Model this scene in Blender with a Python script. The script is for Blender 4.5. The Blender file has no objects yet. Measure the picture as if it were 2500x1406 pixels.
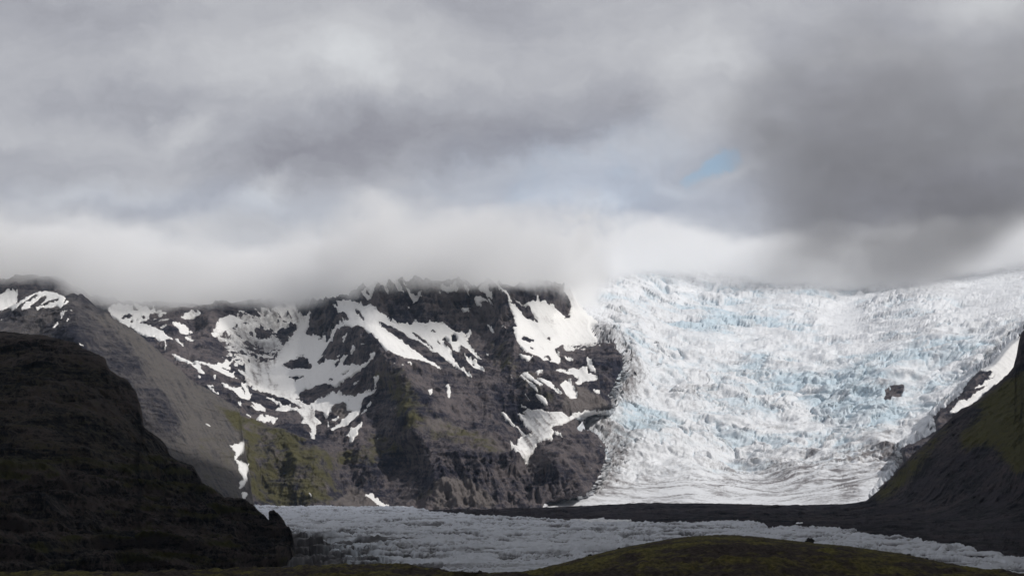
import bpy, math
import numpy as np
from mathutils import Vector
C = bpy.context.scene
# ------------------------------------------------------------------ camera
F = 4665.0            # focal length in reference pixels (frame 2500 x 1406)
YH = 1200.0           # row of the horizon
ZC = 120.0            # camera height over the valley datum
cam_data = bpy.data.cameras.new('camera')
cam = bpy.data.objects.new('camera', cam_data)
C.collection.objects.link(cam)
cam.location = (0, 0, ZC)
cam.rotation_euler = (math.radians(90), 0, 0)
cam_data.sensor_width = 36.0
cam_data.lens = 36.0 * F / 2500.0
cam_data.shift_y = (YH - 703.0) / 2500.0
cam_data.clip_start = 0.5
cam_data.clip_end = 80000.0
C.camera = cam
# ------------------------------------------------------------------ render / exposure
C.view_settings.view_transform = 'Standard'
C.view_settings.look = 'None'
C.view_settings.exposure = 0.0
C.view_settings.gamma = 1.0
C.render.engine = 'CYCLES'
C.cycles.use_denoising = True
C.cycles.max_bounces = 10
C.cycles.diffuse_bounces = 2
C.cycles.glossy_bounces = 1
C.cycles.transmission_bounces = 2
C.cycles.volume_bounces = 4
C.cycles.transparent_max_bounces = 8
C.cycles.sample_clamp_indirect = 4.0
# ------------------------------------------------------------------ sun
SUN_EL, SUN_AZ = math.radians(40), math.radians(123)     # azimuth clockwise from +Y
sd = Vector((math.sin(SUN_AZ) * math.cos(SUN_EL), math.cos(SUN_AZ) * math.cos(SUN_EL), math.sin(SUN_EL)))
sl = bpy.data.lights.new('sun', 'SUN')
sl.energy = 3.2
sl.angle = math.radians(0.53)
sl.color = (1.0, 0.96, 0.905)
sun = bpy.data.objects.new('sun', sl)
C.collection.objects.link(sun)
sun.rotation_euler = sd.to_track_quat('Z', 'Y').to_euler()
sun.location = (2000, -1000, 3000)

# ------------------------------------------------------------------ world: sky with a broken cloud layer
def nd(nt, t, **kw):
    n = nt.nodes.new(t)
    for k, v in kw.items():
        setattr(n, k, v)
    return n
def put(nt, sock, v):
    if isinstance(v, bpy.types.NodeSocket):
        nt.links.new(v, sock)
    else:
        sock.default_value = v
def M(nt, op, a, b=None, c=None, clamp=False):
    n = nd(nt, 'ShaderNodeMath', operation=op, use_clamp=clamp)
    put(nt, n.inputs[0], a)
    if b is not None: put(nt, n.inputs[1], b)
    if c is not None: put(nt, n.inputs[2], c)
    return n.outputs[0]
def mixc(nt, f, a, b, blend='MIX'):
    n = nd(nt, 'ShaderNodeMix', data_type='RGBA', blend_type=blend)
    put(nt, n.inputs[0], f)
    put(nt, n.inputs[6], a if isinstance(a, bpy.types.NodeSocket) else (*a, 1))
    put(nt, n.inputs[7], b if isinstance(b, bpy.types.NodeSocket) else (*b, 1))
    return n.outputs[2]
def mrange(nt, v, a, b, c=0.0, d=1.0, smooth=True):
    n = nd(nt, 'ShaderNodeMapRange', interpolation_type='SMOOTHSTEP' if smooth else 'LINEAR')
    put(nt, n.inputs[0], v)
    for i, x in enumerate((a, b, c, d)): n.inputs[1 + i].default_value = x
    return n.outputs[0]
def noise(nt, vec, scale, detail=4, rough=0.5, out=0, dist=0.0):
    n = nd(nt, 'ShaderNodeTexNoise')
    put(nt, n.inputs['Vector'], vec)
    n.inputs['Scale'].default_value = scale
    n.inputs['Detail'].default_value = detail
    n.inputs['Roughness'].default_value = rough
    n.inputs['Distortion'].default_value = dist
    return n.outputs[out]
def mapping(nt, vec, loc=(0, 0, 0), rot=(0, 0, 0), scale=(1, 1, 1), kind='POINT'):
    n = nd(nt, 'ShaderNodeMapping', vector_type=kind)
    put(nt, n.inputs[0], vec)
    n.inputs[1].default_value = loc
    n.inputs[2].default_value = rot
    n.inputs[3].default_value = scale
    return n.outputs[0]

w = bpy.data.worlds.new('World')
C.world = w
w.use_nodes = True
nt = w.node_tree
nt.nodes.clear()
tc = nd(nt, 'ShaderNodeTexCoord')
sep = nd(nt, 'ShaderNodeSeparateXYZ'); nt.links.new(tc.outputs['Generated'], sep.inputs[0])
X, Y, Z = sep.outputs
ys = M(nt, 'MAXIMUM', M(nt, 'ABSOLUTE', Y), 0.15)
A = M(nt, 'MULTIPLY_ADD', M(nt, 'DIVIDE', X, ys), F / 1000, 1.25)
B = M(nt, 'MULTIPLY_ADD', M(nt, 'DIVIDE', Z, ys), -F / 1000, YH / 1000)
comb = nd(nt, 'ShaderNodeCombineXYZ'); put(nt, comb.inputs[0], A); put(nt, comb.inputs[1], B)
P0 = comb.outputs[0]
# wander the cloud coordinates so that no edge is regular
wn = noise(nt, P0, 3.2, 6, 0.62, out=1)
sub = nd(nt, 'ShaderNodeVectorMath', operation='SUBTRACT'); put(nt, sub.inputs[0], wn); sub.inputs[1].default_value = (.5, .5, .5)
scl = nd(nt, 'ShaderNodeVectorMath', operation='MULTIPLY'); put(nt, scl.inputs[0], sub.outputs[0]); scl.inputs[1].default_value = (.42, .22, 0)
add = nd(nt, 'ShaderNodeVectorMath', operation='ADD'); put(nt, add.inputs[0], P0); put(nt, add.inputs[1], scl.outputs[0])
PW = add.outputs[0]
def blob(cx, cy, rx, ry, rot, vec=None):
    v = mapping(nt, vec or PW, (cx, cy, 0), (0, 0, math.radians(rot)), (rx, ry, 1), 'TEXTURE')
    ln = nd(nt, 'ShaderNodeVectorMath', operation='LENGTH'); put(nt, ln.inputs[0], v)
    return mrange(nt, ln.outputs['Value'], 1.0, 0.0)
#BLOBS
BLOBS = [ # centre x, y (thousands of reference px), radii, tilt, brightness
 (.15, .02, .45, .16, 5, -.07), (.05, .42, .3, .12, 0, -.05), (.62, .15, .42, .13, 8, .09), (.86, .17, .22, .10, 30, .10), (.95, .13, .5, .14, 12, .08),
 (1.18, .02, .3, .10, 0, -.08), (.30, .26, .42, .10, 0, -.08), (.43, .31, .13, .07, -25, .12), (.10, .32, .28, .07, 3, .05),
 (.95, .31, .62, .13, -6, -.13), (1.45, .28, .45, .10, -12, -.10), (.68, .40, .4, .10, -6, -.10), (1.15, .37, .5, .06, -14, -.06),
 (.70, .46, .15, .07, -35, .14), (.22, .48, .32, .06, -8, .07), (.36, .52, .3, .04, 0, -.04), (.45, .60, .7, .14, 0, .09), (.86, .55, .25, .10, -5, .08),
 (1.30, .52, .35, .10, 5, .04), (1.42, .50, .18, .06, 10, .09), (1.30, .56, .14, .06, 0, -.09), (1.5, .38, .35, .10, -8, .05),
 (1.73, .17, .16, .22, 20, .09), (1.62, .08, .4, .12, -10, .04), (1.55, .62, .5, .10, 0, .05), (1.85, .56, .10, .09, 0, .05),
 (2.12, .35, .42, .5, 12, -.09), (2.2, .56, .55, .22, -8, -.15), (2.45, .47, .42, .13, -15, -.10), (2.05, .30, .3, .3, 0, -.03),
 (2.42, .02, .22, .09, 0, .16), (2.05, .52, .2, .1, 10, .05), (2.48, .64, .16, .08, -20, .16), (2.15, .13, .3, .08, 0, .04),
 (1.68, .46, .12, .045, 5, .07), (1.79, .44, .09, .035, -25, .07), (2.15, .68, .5, .07, 0, -.10), (1.85, .66, .2, .06, 0, -.05),
]
acc = None
for b in BLOBS:
    k = blob(*b[:5])
    acc = M(nt, 'MULTIPLY_ADD', k, b[5], acc if acc is not None else 0.0)
big = noise(nt, mapping(nt, PW, scale=(1, 2.2, 1)), 1.6, 6, 0.55)
fine = noise(nt, mapping(nt, PW, scale=(1, 1.9, 1)), 6.0, 6, 0.6)
lum = M(nt, 'MULTIPLY_ADD', M(nt, 'SUBTRACT', big, .5), .10, acc)
lum = M(nt, 'MULTIPLY_ADD', M(nt, 'SUBTRACT', fine, .5), .16, lum)
wisp = noise(nt, mapping(nt, PW, rot=(0, 0, -.2), scale=(1, 2.6, 1)), 15.0, 7, .68, dist=.4)
lum = M(nt, 'MULTIPLY_ADD', M(nt, 'SUBTRACT', wisp, .5), .07, lum)
front = mrange(nt, Y, 0.05, 0.3)
lum = M(nt, 'MULTIPLY_ADD', M(nt, 'MULTIPLY', lum, front), 1.0, 0.475)
ramp = nd(nt, 'ShaderNodeValToRGB')
put(nt, ramp.inputs[0], lum)
cr = ramp.color_ramp
cr.elements[0].position = .18; cr.elements[0].color = (.17, .165, .185, 1)
cr.elements[1].position = .75; cr.elements[1].color = (.76, .78, .80, 1)
for p_, c_ in ((.30, (.285, .286, .325)), (.42, (.41, .418, .460)), (.55, (.552, .56, .59))):
    e = cr.elements.new(p_); e.color = (*c_, 1)
cool = M(nt, 'MULTIPLY_ADD', blob(1.45, .5, .6, .28, 0), .8, M(nt, 'MULTIPLY', blob(.5, .5, .8, .08, 0), .35), clamp=True)
ccol = mixc(nt, cool, ramp.outputs[0], mixc(nt, 1.0, ramp.outputs[0], (.90, .99, 1.12), 'MULTIPLY'))
sky = nd(nt, 'ShaderNodeTexSky', sky_type='NISHITA')
sky.sun_disc = False
sky.sun_elevation = SUN_EL
sky.sun_rotation = SUN_AZ
sky.altitude = 100
bg1 = nd(nt, 'ShaderNodeBackground'); nt.links.new(sky.outputs[0], bg1.inputs[0]); bg1.inputs[1].default_value = 0.12
bg2 = nd(nt, 'ShaderNodeBackground'); put(nt, bg2.inputs[0], ccol); bg2.inputs[1].default_value = 1.0
gapn = noise(nt, PW, 9.0, 5, .6)
g1 = M(nt, 'MULTIPLY_ADD', M(nt, 'SUBTRACT', gapn, .5), 2.2, blob(1.75, .412, .085, .038, -10))
gap = M(nt, 'MULTIPLY', mrange(nt, g1, .1, .8), M(nt, 'MULTIPLY', front, blob(1.752, .412, .14, .065, -8)))
gap2 = M(nt, 'MULTIPLY', mrange(nt, gapn, .42, .75), M(nt, 'MULTIPLY', blob(1.42, .42, .5, .18, -10), .22))
gap3 = M(nt, 'MULTIPLY', mrange(nt, big, .55, .8), M(nt, 'MULTIPLY', M(nt, 'SUBTRACT', 1.0, front), .8))
gg = M(nt, 'ADD', M(nt, 'MULTIPLY', gap, .85), M(nt, 'ADD', M(nt, 'MULTIPLY', gap2, front), gap3), clamp=True)
mx = nd(nt, 'ShaderNodeMixShader'); put(nt, mx.inputs[0], gg); nt.links.new(bg2.outputs[0], mx.inputs[1]); nt.links.new(bg1.outputs[0], mx.inputs[2])
wo = nd(nt, 'ShaderNodeOutputWorld'); nt.links.new(mx.outputs[0], wo.inputs[0])

# ------------------------------------------------------------------ numpy noise
rng = np.random.default_rng(7)
PERM = np.concatenate([rng.permutation(256)] * 3).astype(np.int32)
G3 = np.array([[1,1,0],[-1,1,0],[1,-1,0],[-1,-1,0],[1,0,1],[-1,0,1],[1,0,-1],[-1,0,-1],[0,1,1],[0,-1,1],[0,1,-1],[0,-1,-1],[1,1,0],[-1,1,0],[0,-1,1],[0,-1,-1]], np.float32)
def perlin(x, y, z):
    x, y, z = np.broadcast_arrays(x, y, z)
    xi, yi, zi = np.floor(x).astype(np.int32), np.floor(y).astype(np.int32), np.floor(z).astype(np.int32)
    xf, yf, zf = (x - xi).astype(np.float32), (y - yi).astype(np.float32), (z - zi).astype(np.float32)
    xi &= 255; yi &= 255; zi &= 255
    fd = lambda t: t * t * t * (t * (t * 6 - 15) + 10)
    u, v, w_ = fd(xf), fd(yf), fd(zf)
    out = 0
    for dx in (0, 1):
        for dy in (0, 1):
            for dz in (0, 1):
                h = PERM[PERM[PERM[(xi + dx) & 255] + ((yi + dy) & 255)] + ((zi + dz) & 255)] & 15
                g = G3[h]
                val = g[..., 0] * (xf - dx) + g[..., 1] * (yf - dy) + g[..., 2] * (zf - dz)
                out = out + val * (u if dx else 1 - u) * (v if dy else 1 - v) * (w_ if dz else 1 - w_)
    return out
def fbm(x, y, z, octs=5, gain=.5, ridged=False):
    a, s, f, tot = 1.0, 0, 1.0, 0
    for i in range(octs):
        n = perlin(x * f + 17.3 * i, y * f - 9.1 * i, z * f + 5.7 * i)
        if ridged: n = 1 - 2 * np.abs(n) * 1.6
        s = s + a * n; tot += a; a *= gain; f *= 2.03
    return s / tot
def worley(x, y, seed=0):
    xi, yi = np.floor(x).astype(np.int32), np.floor(y).astype(np.int32)
    f1 = np.full(x.shape, 9., np.float32); f2 = f1.copy(); cid = np.zeros(x.shape, np.float32)
    for dx in (-1, 0, 1):
        for dy in (-1, 0, 1):
            cx, cy = xi + dx, yi + dy
            h = PERM[PERM[(cx + seed) & 255] + (cy & 255)]
            h2 = PERM[h + 57]; h3 = PERM[h2 + 101]
            d = np.hypot(cx + h / 256. - x, cy + h2 / 256. - y).astype(np.float32)
            near = d < f1
            f2 = np.where(near, f1, np.minimum(f2, d))
            cid = np.where(near, h3 / 256., cid)
            f1 = np.where(near, d, f1)
    return f1, f2, cid
def sstep(a, b, x):
    t = np.clip((x - a) / (b - a), 0, 1)
    return t * t * (3 - 2 * t)
def gauss(a, s):
    r = int(math.ceil(s * 3)); k = np.exp(-.5 * (np.arange(-r, r + 1) / s) ** 2); k /= k.sum()
    for ax in (0, 1):
        p = np.pad(a, [(r, r) if i == ax else (0, 0) for i in (0, 1)], mode='edge')
        a = sum(k[i] * np.take(p, range(i, i + a.shape[ax]), axis=ax) for i in range(2 * r + 1))
    return a
# rasters in reference pixels
RX0, RY0, RW, RH = -140, 540, 2800, 900
def raster(polys, val=1.0, base=None, lighten=None):
    img = np.zeros((RH, RW), np.float32) if base is None else base
    for pl in polys:
        p = np.array(pl, float); xs, ys_ = p[:, 0] - RX0, p[:, 1] - RY0
        x0, x1 = max(int(xs.min()) - 1, 0), min(int(xs.max()) + 2, RW)
        y0, y1 = max(int(ys_.min()) - 1, 0), min(int(ys_.max()) + 2, RH)
        if x1 <= x0 or y1 <= y0: continue
        gx, gy = np.meshgrid(np.arange(x0, x1) + .01, np.arange(y0, y1) + .013)
        ins = np.zeros(gx.shape, bool)
        n = len(p)
        for i in range(n):
            xa, ya, xb, yb = xs[i], ys_[i], xs[(i + 1) % n], ys_[(i + 1) % n]
            if ya == yb: continue
            ins ^= ((ya > gy) != (yb > gy)) & (gx < (xb - xa) * (gy - ya) / (yb - ya) + xa)
        sub_ = img[y0:y1, x0:x1]
        sub_[ins] = val
    return img
def sample(img, px, py):
    x = np.clip(px - RX0, 0, RW - 1.01); y = np.clip(py - RY0, 0, RH - 1.01)
    xi, yi = x.astype(np.int32), y.astype(np.int32); fx, fy = x - xi, y - yi
    return ((img[yi, xi] * (1 - fx) + img[yi, xi + 1] * fx) * (1 - fy) + (img[yi + 1, xi] * (1 - fx) + img[yi + 1, xi + 1] * fx) * fy)
class Field:
    """smooth field through scattered control values (multiquadric)"""
    def __init__(s, pts, c=25., sx=1., sy=1.):
        p = np.array(pts, float); s.p = p[:, :2] * (sx, sy); s.s = (sx, sy); s.c = c
        d = np.hypot(s.p[:, None, 0] - s.p[None, :, 0], s.p[:, None, 1] - s.p[None, :, 1])
        n = len(p); A_ = np.zeros((n + 3, n + 3)); A_[:n, :n] = np.sqrt(d * d + c * c)
        A_[:n, :n] += np.eye(n) * -2.0
        A_[:n, n] = 1; A_[:n, n + 1:n + 3] = s.p; A_[n, :n] = 1; A_[n + 1:n + 3, :n] = s.p.T
        s.w = np.linalg.solve(A_, np.concatenate([p[:, 2], [0, 0, 0]]))
    def coarse(s, gx, gy):
        x, y = gx * s.s[0], gy * s.s[1]; out = s.w[-3] + s.w[-2] * x + s.w[-1] * y
        for (a, b), w_ in zip(s.p, s.w[:-3]):
            out = out + w_ * np.sqrt((x - a) ** 2 + (y - b) ** 2 + s.c ** 2)
        return out
    def __call__(s, px, py):
        st = 8.; x0, y0 = px.min() - st, py.min() - st
        nx, ny = int((px.max() - x0) / st) + 3, int((py.max() - y0) / st) + 3
        gx, gy = np.meshgrid(x0 + np.arange(nx) * st, y0 + np.arange(ny) * st)
        g = s.coarse(gx, gy)
        x, y = (px - x0) / st, (py - y0) / st; xi, yi = x.astype(np.int32), y.astype(np.int32); fx, fy = x - xi, y - yi
        return ((g[yi, xi] * (1 - fx) + g[yi, xi + 1] * fx) * (1 - fy) + (g[yi + 1, xi] * (1 - fx) + g[yi + 1, xi + 1] * fx) * fy)
def unproject(px, py, D):
    return np.stack([(px - 1250) / F * D, D + 0 * px, ZC + (YH - py) / F * D], -1)
def normals(P):
    du = np.gradient(P, axis=1); dv = np.gradient(P, axis=0)
    n = np.cross(du, dv); n /= np.linalg.norm(n, axis=-1, keepdims=True) + 1e-9
    flip = np.sign((n * (np.array([0, 0, ZC]) - P)).sum(-1, keepdims=True)); flip[flip == 0] = 1
    return n * flip
def grid_mesh(name, P, mat, attrs=None, keep=None, smooth=False, kind=None, label=None, cat=None, parent=None):
    R, Cc = P.shape[:2]
    idx = np.arange(R * Cc).reshape(R, Cc)
    q = np.stack([idx[:-1, :-1], idx[:-1, 1:], idx[1:, 1:], idx[1:, :-1]], -1).reshape(-1, 4)
    if keep is not None: q = q[keep.reshape(-1)]
    used = np.zeros(R * Cc, bool); used[q.ravel()] = True
    remap = np.cumsum(used) - 1
    q = remap[q].astype(np.int32)
    V = P.reshape(-1, 3)[used].astype(np.float32)
    # faces should look towards the camera side
    a, b, c_ = V[q[:, 0]], V[q[:, 1]], V[q[:, 2]]
    nn = np.cross(b - a, c_ - a); s_ = (nn * (np.array([0, 0, ZC + 400], np.float32) - a)).sum(1).sum()
    if s_ < 0: q = q[:, ::-1]
    me = bpy.data.meshes.new(name)
    me.vertices.add(len(V)); me.vertices.foreach_set('co', V.ravel())
    me.loops.add(len(q) * 4); me.loops.foreach_set('vertex_index', np.ascontiguousarray(q).ravel())
    me.polygons.add(len(q)); me.polygons.foreach_set('loop_start', np.arange(0, len(q) * 4, 4, dtype=np.int32))
    me.update(calc_edges=True)
    if smooth: me.polygons.foreach_set('use_smooth', np.ones(len(q), bool))
    for k, v in (attrs or {}).items():
        at = me.attributes.new(k, 'FLOAT', 'POINT'); at.data.foreach_set('value', np.broadcast_to(v, (R, Cc)).reshape(-1)[used].astype(np.float32))
    me.materials.append(mat)
    o = bpy.data.objects.new(name, me); C.collection.objects.link(o)
    if kind: o['kind'] = kind
    if label: o['label'] = label
    if cat: o['category'] = cat
    if parent: o.parent = parent
    return o
# ------------------------------------------------------------------ materials
def mat_new(name):
    m = bpy.data.materials.new(name); m.use_nodes = True; t = m.node_tree; t.nodes.clear()
    b = nd(t, 'ShaderNodeBsdfPrincipled'); o = nd(t, 'ShaderNodeOutputMaterial'); t.links.new(b.outputs[0], o.inputs[0])
    return m, t, b
def attr(t, name): return nd(t, 'ShaderNodeAttribute', attribute_name=name).outputs['Fac']
def bump(t, b, h, dist, strength=1.0):
    n = nd(t, 'ShaderNodeBump'); put(t, n.inputs['Height'], h); n.inputs['Distance'].default_value = dist; n.inputs['Strength'].default_value = strength
    t.links.new(n.outputs[0], b.inputs['Normal'])
def objco(t): return nd(t, 'ShaderNodeTexCoord').outputs['Object']
def rock_material(name, dark, light, moss_c, scree_c, unit, strat=1.0, cw=.13):
    m, t, b = mat_new(name); co = objco(t)
    n1 = noise(t, mapping(t, co, scale=(1, 1, .5)), 1 / (6 * unit), 8, .72)
    n2 = noise(t, co, 1 / (1.5 * unit), 5, .65)
    n3 = noise(t, co, 1 / (60 * unit), 5, .55)
    nb = noise(t, mapping(t, co, scale=(.08, .08, 1)), 1 / (3.5 * unit), 5, .6)
    f = M(t, 'ADD', M(t, 'MULTIPLY', n1, .55), M(t, 'ADD', M(t, 'MULTIPLY', n2, .3), M(t, 'ADD', M(t, 'MULTIPLY', n3, .5), M(t, 'MULTIPLY', nb, .35 * strat))))
    f = mrange(t, f, .675 + .175 * strat - cw, .675 + .175 * strat + cw)
    col = mixc(t, f, dark, light)
    scr = mrange(t, M(t, 'ADD', attr(t, 'scree'), M(t, 'MULTIPLY', M(t, 'SUBTRACT', n1, .5), .7)), .3, .7)
    col = mixc(t, scr, col, mixc(t, n2, tuple(c * .75 for c in scree_c), tuple(c * 1.25 for c in scree_c)))
    mo = mrange(t, M(t, 'ADD', attr(t, 'moss'), M(t, 'MULTIPLY', M(t, 'SUBTRACT', M(t, 'ADD', M(t, 'MULTIPLY', n1, .6), M(t, 'MULTIPLY', nb, .4)), .5), 1.6)), .35, .8)
    col = mixc(t, mo, col, mixc(t, n2, tuple(c * .6 for c in moss_c), tuple(c * 1.4 for c in moss_c)))
    put(t, b.inputs['Base Color'], col); b.inputs['Roughness'].default_value = .95
    b.inputs['Specular IOR Level'].default_value = .15
    bump(t, b, M(t, 'ADD', n1, M(t, 'MULTIPLY', n2, .4)), 3.6 * unit, 1.0)
    return m
def ice_material(name, white, blue, dirt_c, unit, rough=.6, amt=2.2, ystretch=1.0):
    m, t, b = mat_new(name); co = mapping(t, objco(t), scale=(1, ystretch, 1))
    n1 = noise(t, co, 1 / (3.2 * unit), 7, .72); n2 = noise(t, co, 1 / (16 * unit), 6, .65)
    bl = mrange(t, M(t, 'ADD', attr(t, 'blue'), M(t, 'MULTIPLY', M(t, 'SUBTRACT', n1, .5), .3)), .1, .9)
    col = mixc(t, bl, white, blue)
    d = mrange(t, M(t, 'ADD', attr(t, 'dirt'), M(t, 'MULTIPLY', M(t, 'SUBTRACT', M(t, 'ADD', M(t, 'MULTIPLY', n1, .6), M(t, 'MULTIPLY', n2, .4)), .5), amt)), .1, .95)
    col = mixc(t, d, col, dirt_c)
    put(t, b.inputs['Base Color'], col); b.inputs['Roughness'].default_value = rough
    b.inputs['Specular IOR Level'].default_value = .25
    bump(t, b, n1, .8 * unit, .6)
    return m
# ------------------------------------------------------------------ snow outlines (tile 1-4: upper row, 5-8: lower row of the survey sheets)
TILES = {1: (0, 640, .256), 2: (600, 640, .256), 3: (1200, 640, .256), 4: (1860, 640, .256), 5: (0, 1000, .2888), 6: (600, 1000, .2888), 7: (1200, 1000, .2888), 8: (1860, 1000, .2888)}
def T(k, s):
    x0, y0, m_ = TILES[k]; out = []
    for chunk in s.split('|'):
        v = [float(q) for q in chunk.replace(',', ' ').split()]
        out.append([(x0 + v[i] * m_, y0 + v[i + 1] * m_) for i in range(0, len(v) - 1, 2)])
    return out
SNOW = T(1, '''0,478 150,400 230,345 370,285 440,280 520,295 600,330 640,345 600,365 660,372 630,400 600,430 572,450 558,420 530,420 475,478 500,440 430,455 415,437 350,482 360,445 390,430 330,425 205,470 170,440 100,480 120,440 60,450 0,492
|0,570 65,515 40,550 0,580|125,540 185,495 175,510 130,545|215,510 270,465 265,480 220,515|575,555 580,500 600,475 700,458 690,480 670,470 625,480 600,520 590,550|630,565 640,535 655,530 652,560 635,572
|500,650 530,600 565,580 560,605 510,650|480,635 500,630 492,642|325,655 360,645 340,662|410,685 425,668 420,682|175,672 190,655 188,675|20,660 35,645 38,658|755,775 780,790 815,825 800,828 770,800|1410,1005 1432,1028 1425,1030 1412,1018''')
SNOW_HOLES = T(1, '''170,430 200,400 345,305 355,320 345,350 240,400 215,445 205,470 160,470|300,410 440,315 445,345 385,415 390,432 330,430 290,430|385,425 410,405 560,342 560,365 480,405 400,428|600,370 640,360 615,385 600,400''')
RIDGE_SNOW = (SNOW + T(5, '1930,290 1970,310 2010,290 2065,250 2070,310 2060,370 2010,400 1995,430 2040,430 2100,460 2110,490 2090,560 2090,600 2060,650 2030,680 2015,660 2030,640 2025,610 2060,590 2010,500 2010,460 1990,430 1985,400 2000,370|2050,690 2105,705 2085,740 2070,768 2048,740|1720,100 1790,145 1795,155 1750,135'), SNOW_HOLES)
FAR = []
# (kind, polygons): painted in this order; s snow, d dust of snow on rock, g grimy snow, r bare rock
FAR.append(('s', T(1, '-400,330 0,310 80,270 180,290 165,385 0,475 -400,520|430,300 470,262 490,270 470,290')))
FAR.append(('d', T(1, '1990,680 2060,600 2110,530 2200,480 2500,440 2520,1200 2400,1130 2280,980 2150,850 2100,780 2040,740|1620,575 1660,590 1740,590 1800,640 1860,625 1930,680 1900,690 1860,690 1830,760 1900,800 1870,830 1790,810 1760,700 1700,680 1690,620 1640,600|1980,900 2240,920 2300,990 2190,1010 2060,960|1440,480 1500,450 1600,480 1620,580 1600,640 1500,620 1430,560')))
FAR.append(('d', T(2, '-40,480 130,440 230,440 310,510 400,590 470,630 440,740 300,900 200,960 -40,1000')))
FAR.append(('s', T(1, '''1030,450 1130,420 1250,425 1300,405 1340,430 1400,430 1440,470 1470,440 1480,480 1470,520 1440,500 1430,530 1400,560 1330,600 1240,610 1180,595 1110,545 1060,515
|1180,590 1240,610 1300,595 1400,600 1500,640 1560,670 1620,720 1660,745 1600,745 1575,740 1545,770 1500,745 1480,715 1430,725 1380,700 1340,690 1300,660 1250,620 1190,600|1660,720 1700,745 1750,800 1758,815 1700,765|1575,750 1585,750 1582,830 1575,832
|2090,560 2200,500 2330,560 2200,640 2110,680 2030,720 2020,690|1640,590 1740,595 1800,640 1800,700 1720,690 1690,620
|1640,885 1700,900 1760,920 1830,945 1900,950 1990,970 2060,990 2160,960 2240,930 2180,1000 2200,1030 2130,1010 2100,1020 2200,1060 2235,1045 2230,1110 2340,1140 2290,1140 2200,1110 2060,1040 1960,990 1860,960 1760,940 1700,935
|1815,995 1900,980 1930,1010 1900,1020 1960,1060 1950,1080 1880,1050 1900,1040 1850,1010|2250,1020 2400,1080 2430,1130 2500,1200 2500,1230 2400,1190 2420,1160 2330,1090|2090,1155 2150,1180 2230,1205 2300,1200 2330,1270 2400,1260 2405,1290 2360,1305 2290,1295 2230,1240 2160,1200|2290,1160 2340,1175 2380,1230 2360,1260 2320,1200
|1975,1180 2060,1190 2000,1200 2095,1272 2080,1270 1990,1205|2265,1335 2310,1360 2300,1400 2270,1355|2390,1330 2500,1370 2500,1400 2440,1395|2040,1100 2070,1100 2055,1125|1880,1100 1920,1120 1910,1130''')))
FAR.append(('r', T(1, '1150,535 1180,515 1240,505 1270,520 1220,545 1160,550|1255,425 1290,420 1330,460 1310,470 1270,455|1230,570 1260,550 1275,570 1250,582|1290,550 1320,545 1320,565|1325,580 1360,560 1385,580 1370,595|1395,570 1410,545 1440,555 1440,590 1400,590|1345,525 1375,515 1400,545 1370,550|1740,560 1830,555 1870,560 2010,520 1990,600 1940,660 1880,610 1820,620 1750,580')))
FAR.append(('g', T(1, '1725,545 1770,490 1830,480 1870,500 1890,470 1925,490 1880,520 1860,555 1820,560 1770,560')))
FAR.append(('g', T(2, '230,440 300,430 400,450 390,520 470,580 510,600 500,620 430,600 360,560 300,510|380,420 470,400 500,500 560,530 600,550 600,590 540,590 450,570')))
FAR.append(('r', T(2, '95,680 120,640 170,630 225,650 238,690 210,720 130,722|290,640 470,640 460,720 330,760 290,720')))
FAR.append(('s', T(2, '90,730 200,735 270,725 240,770 130,775')))
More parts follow.
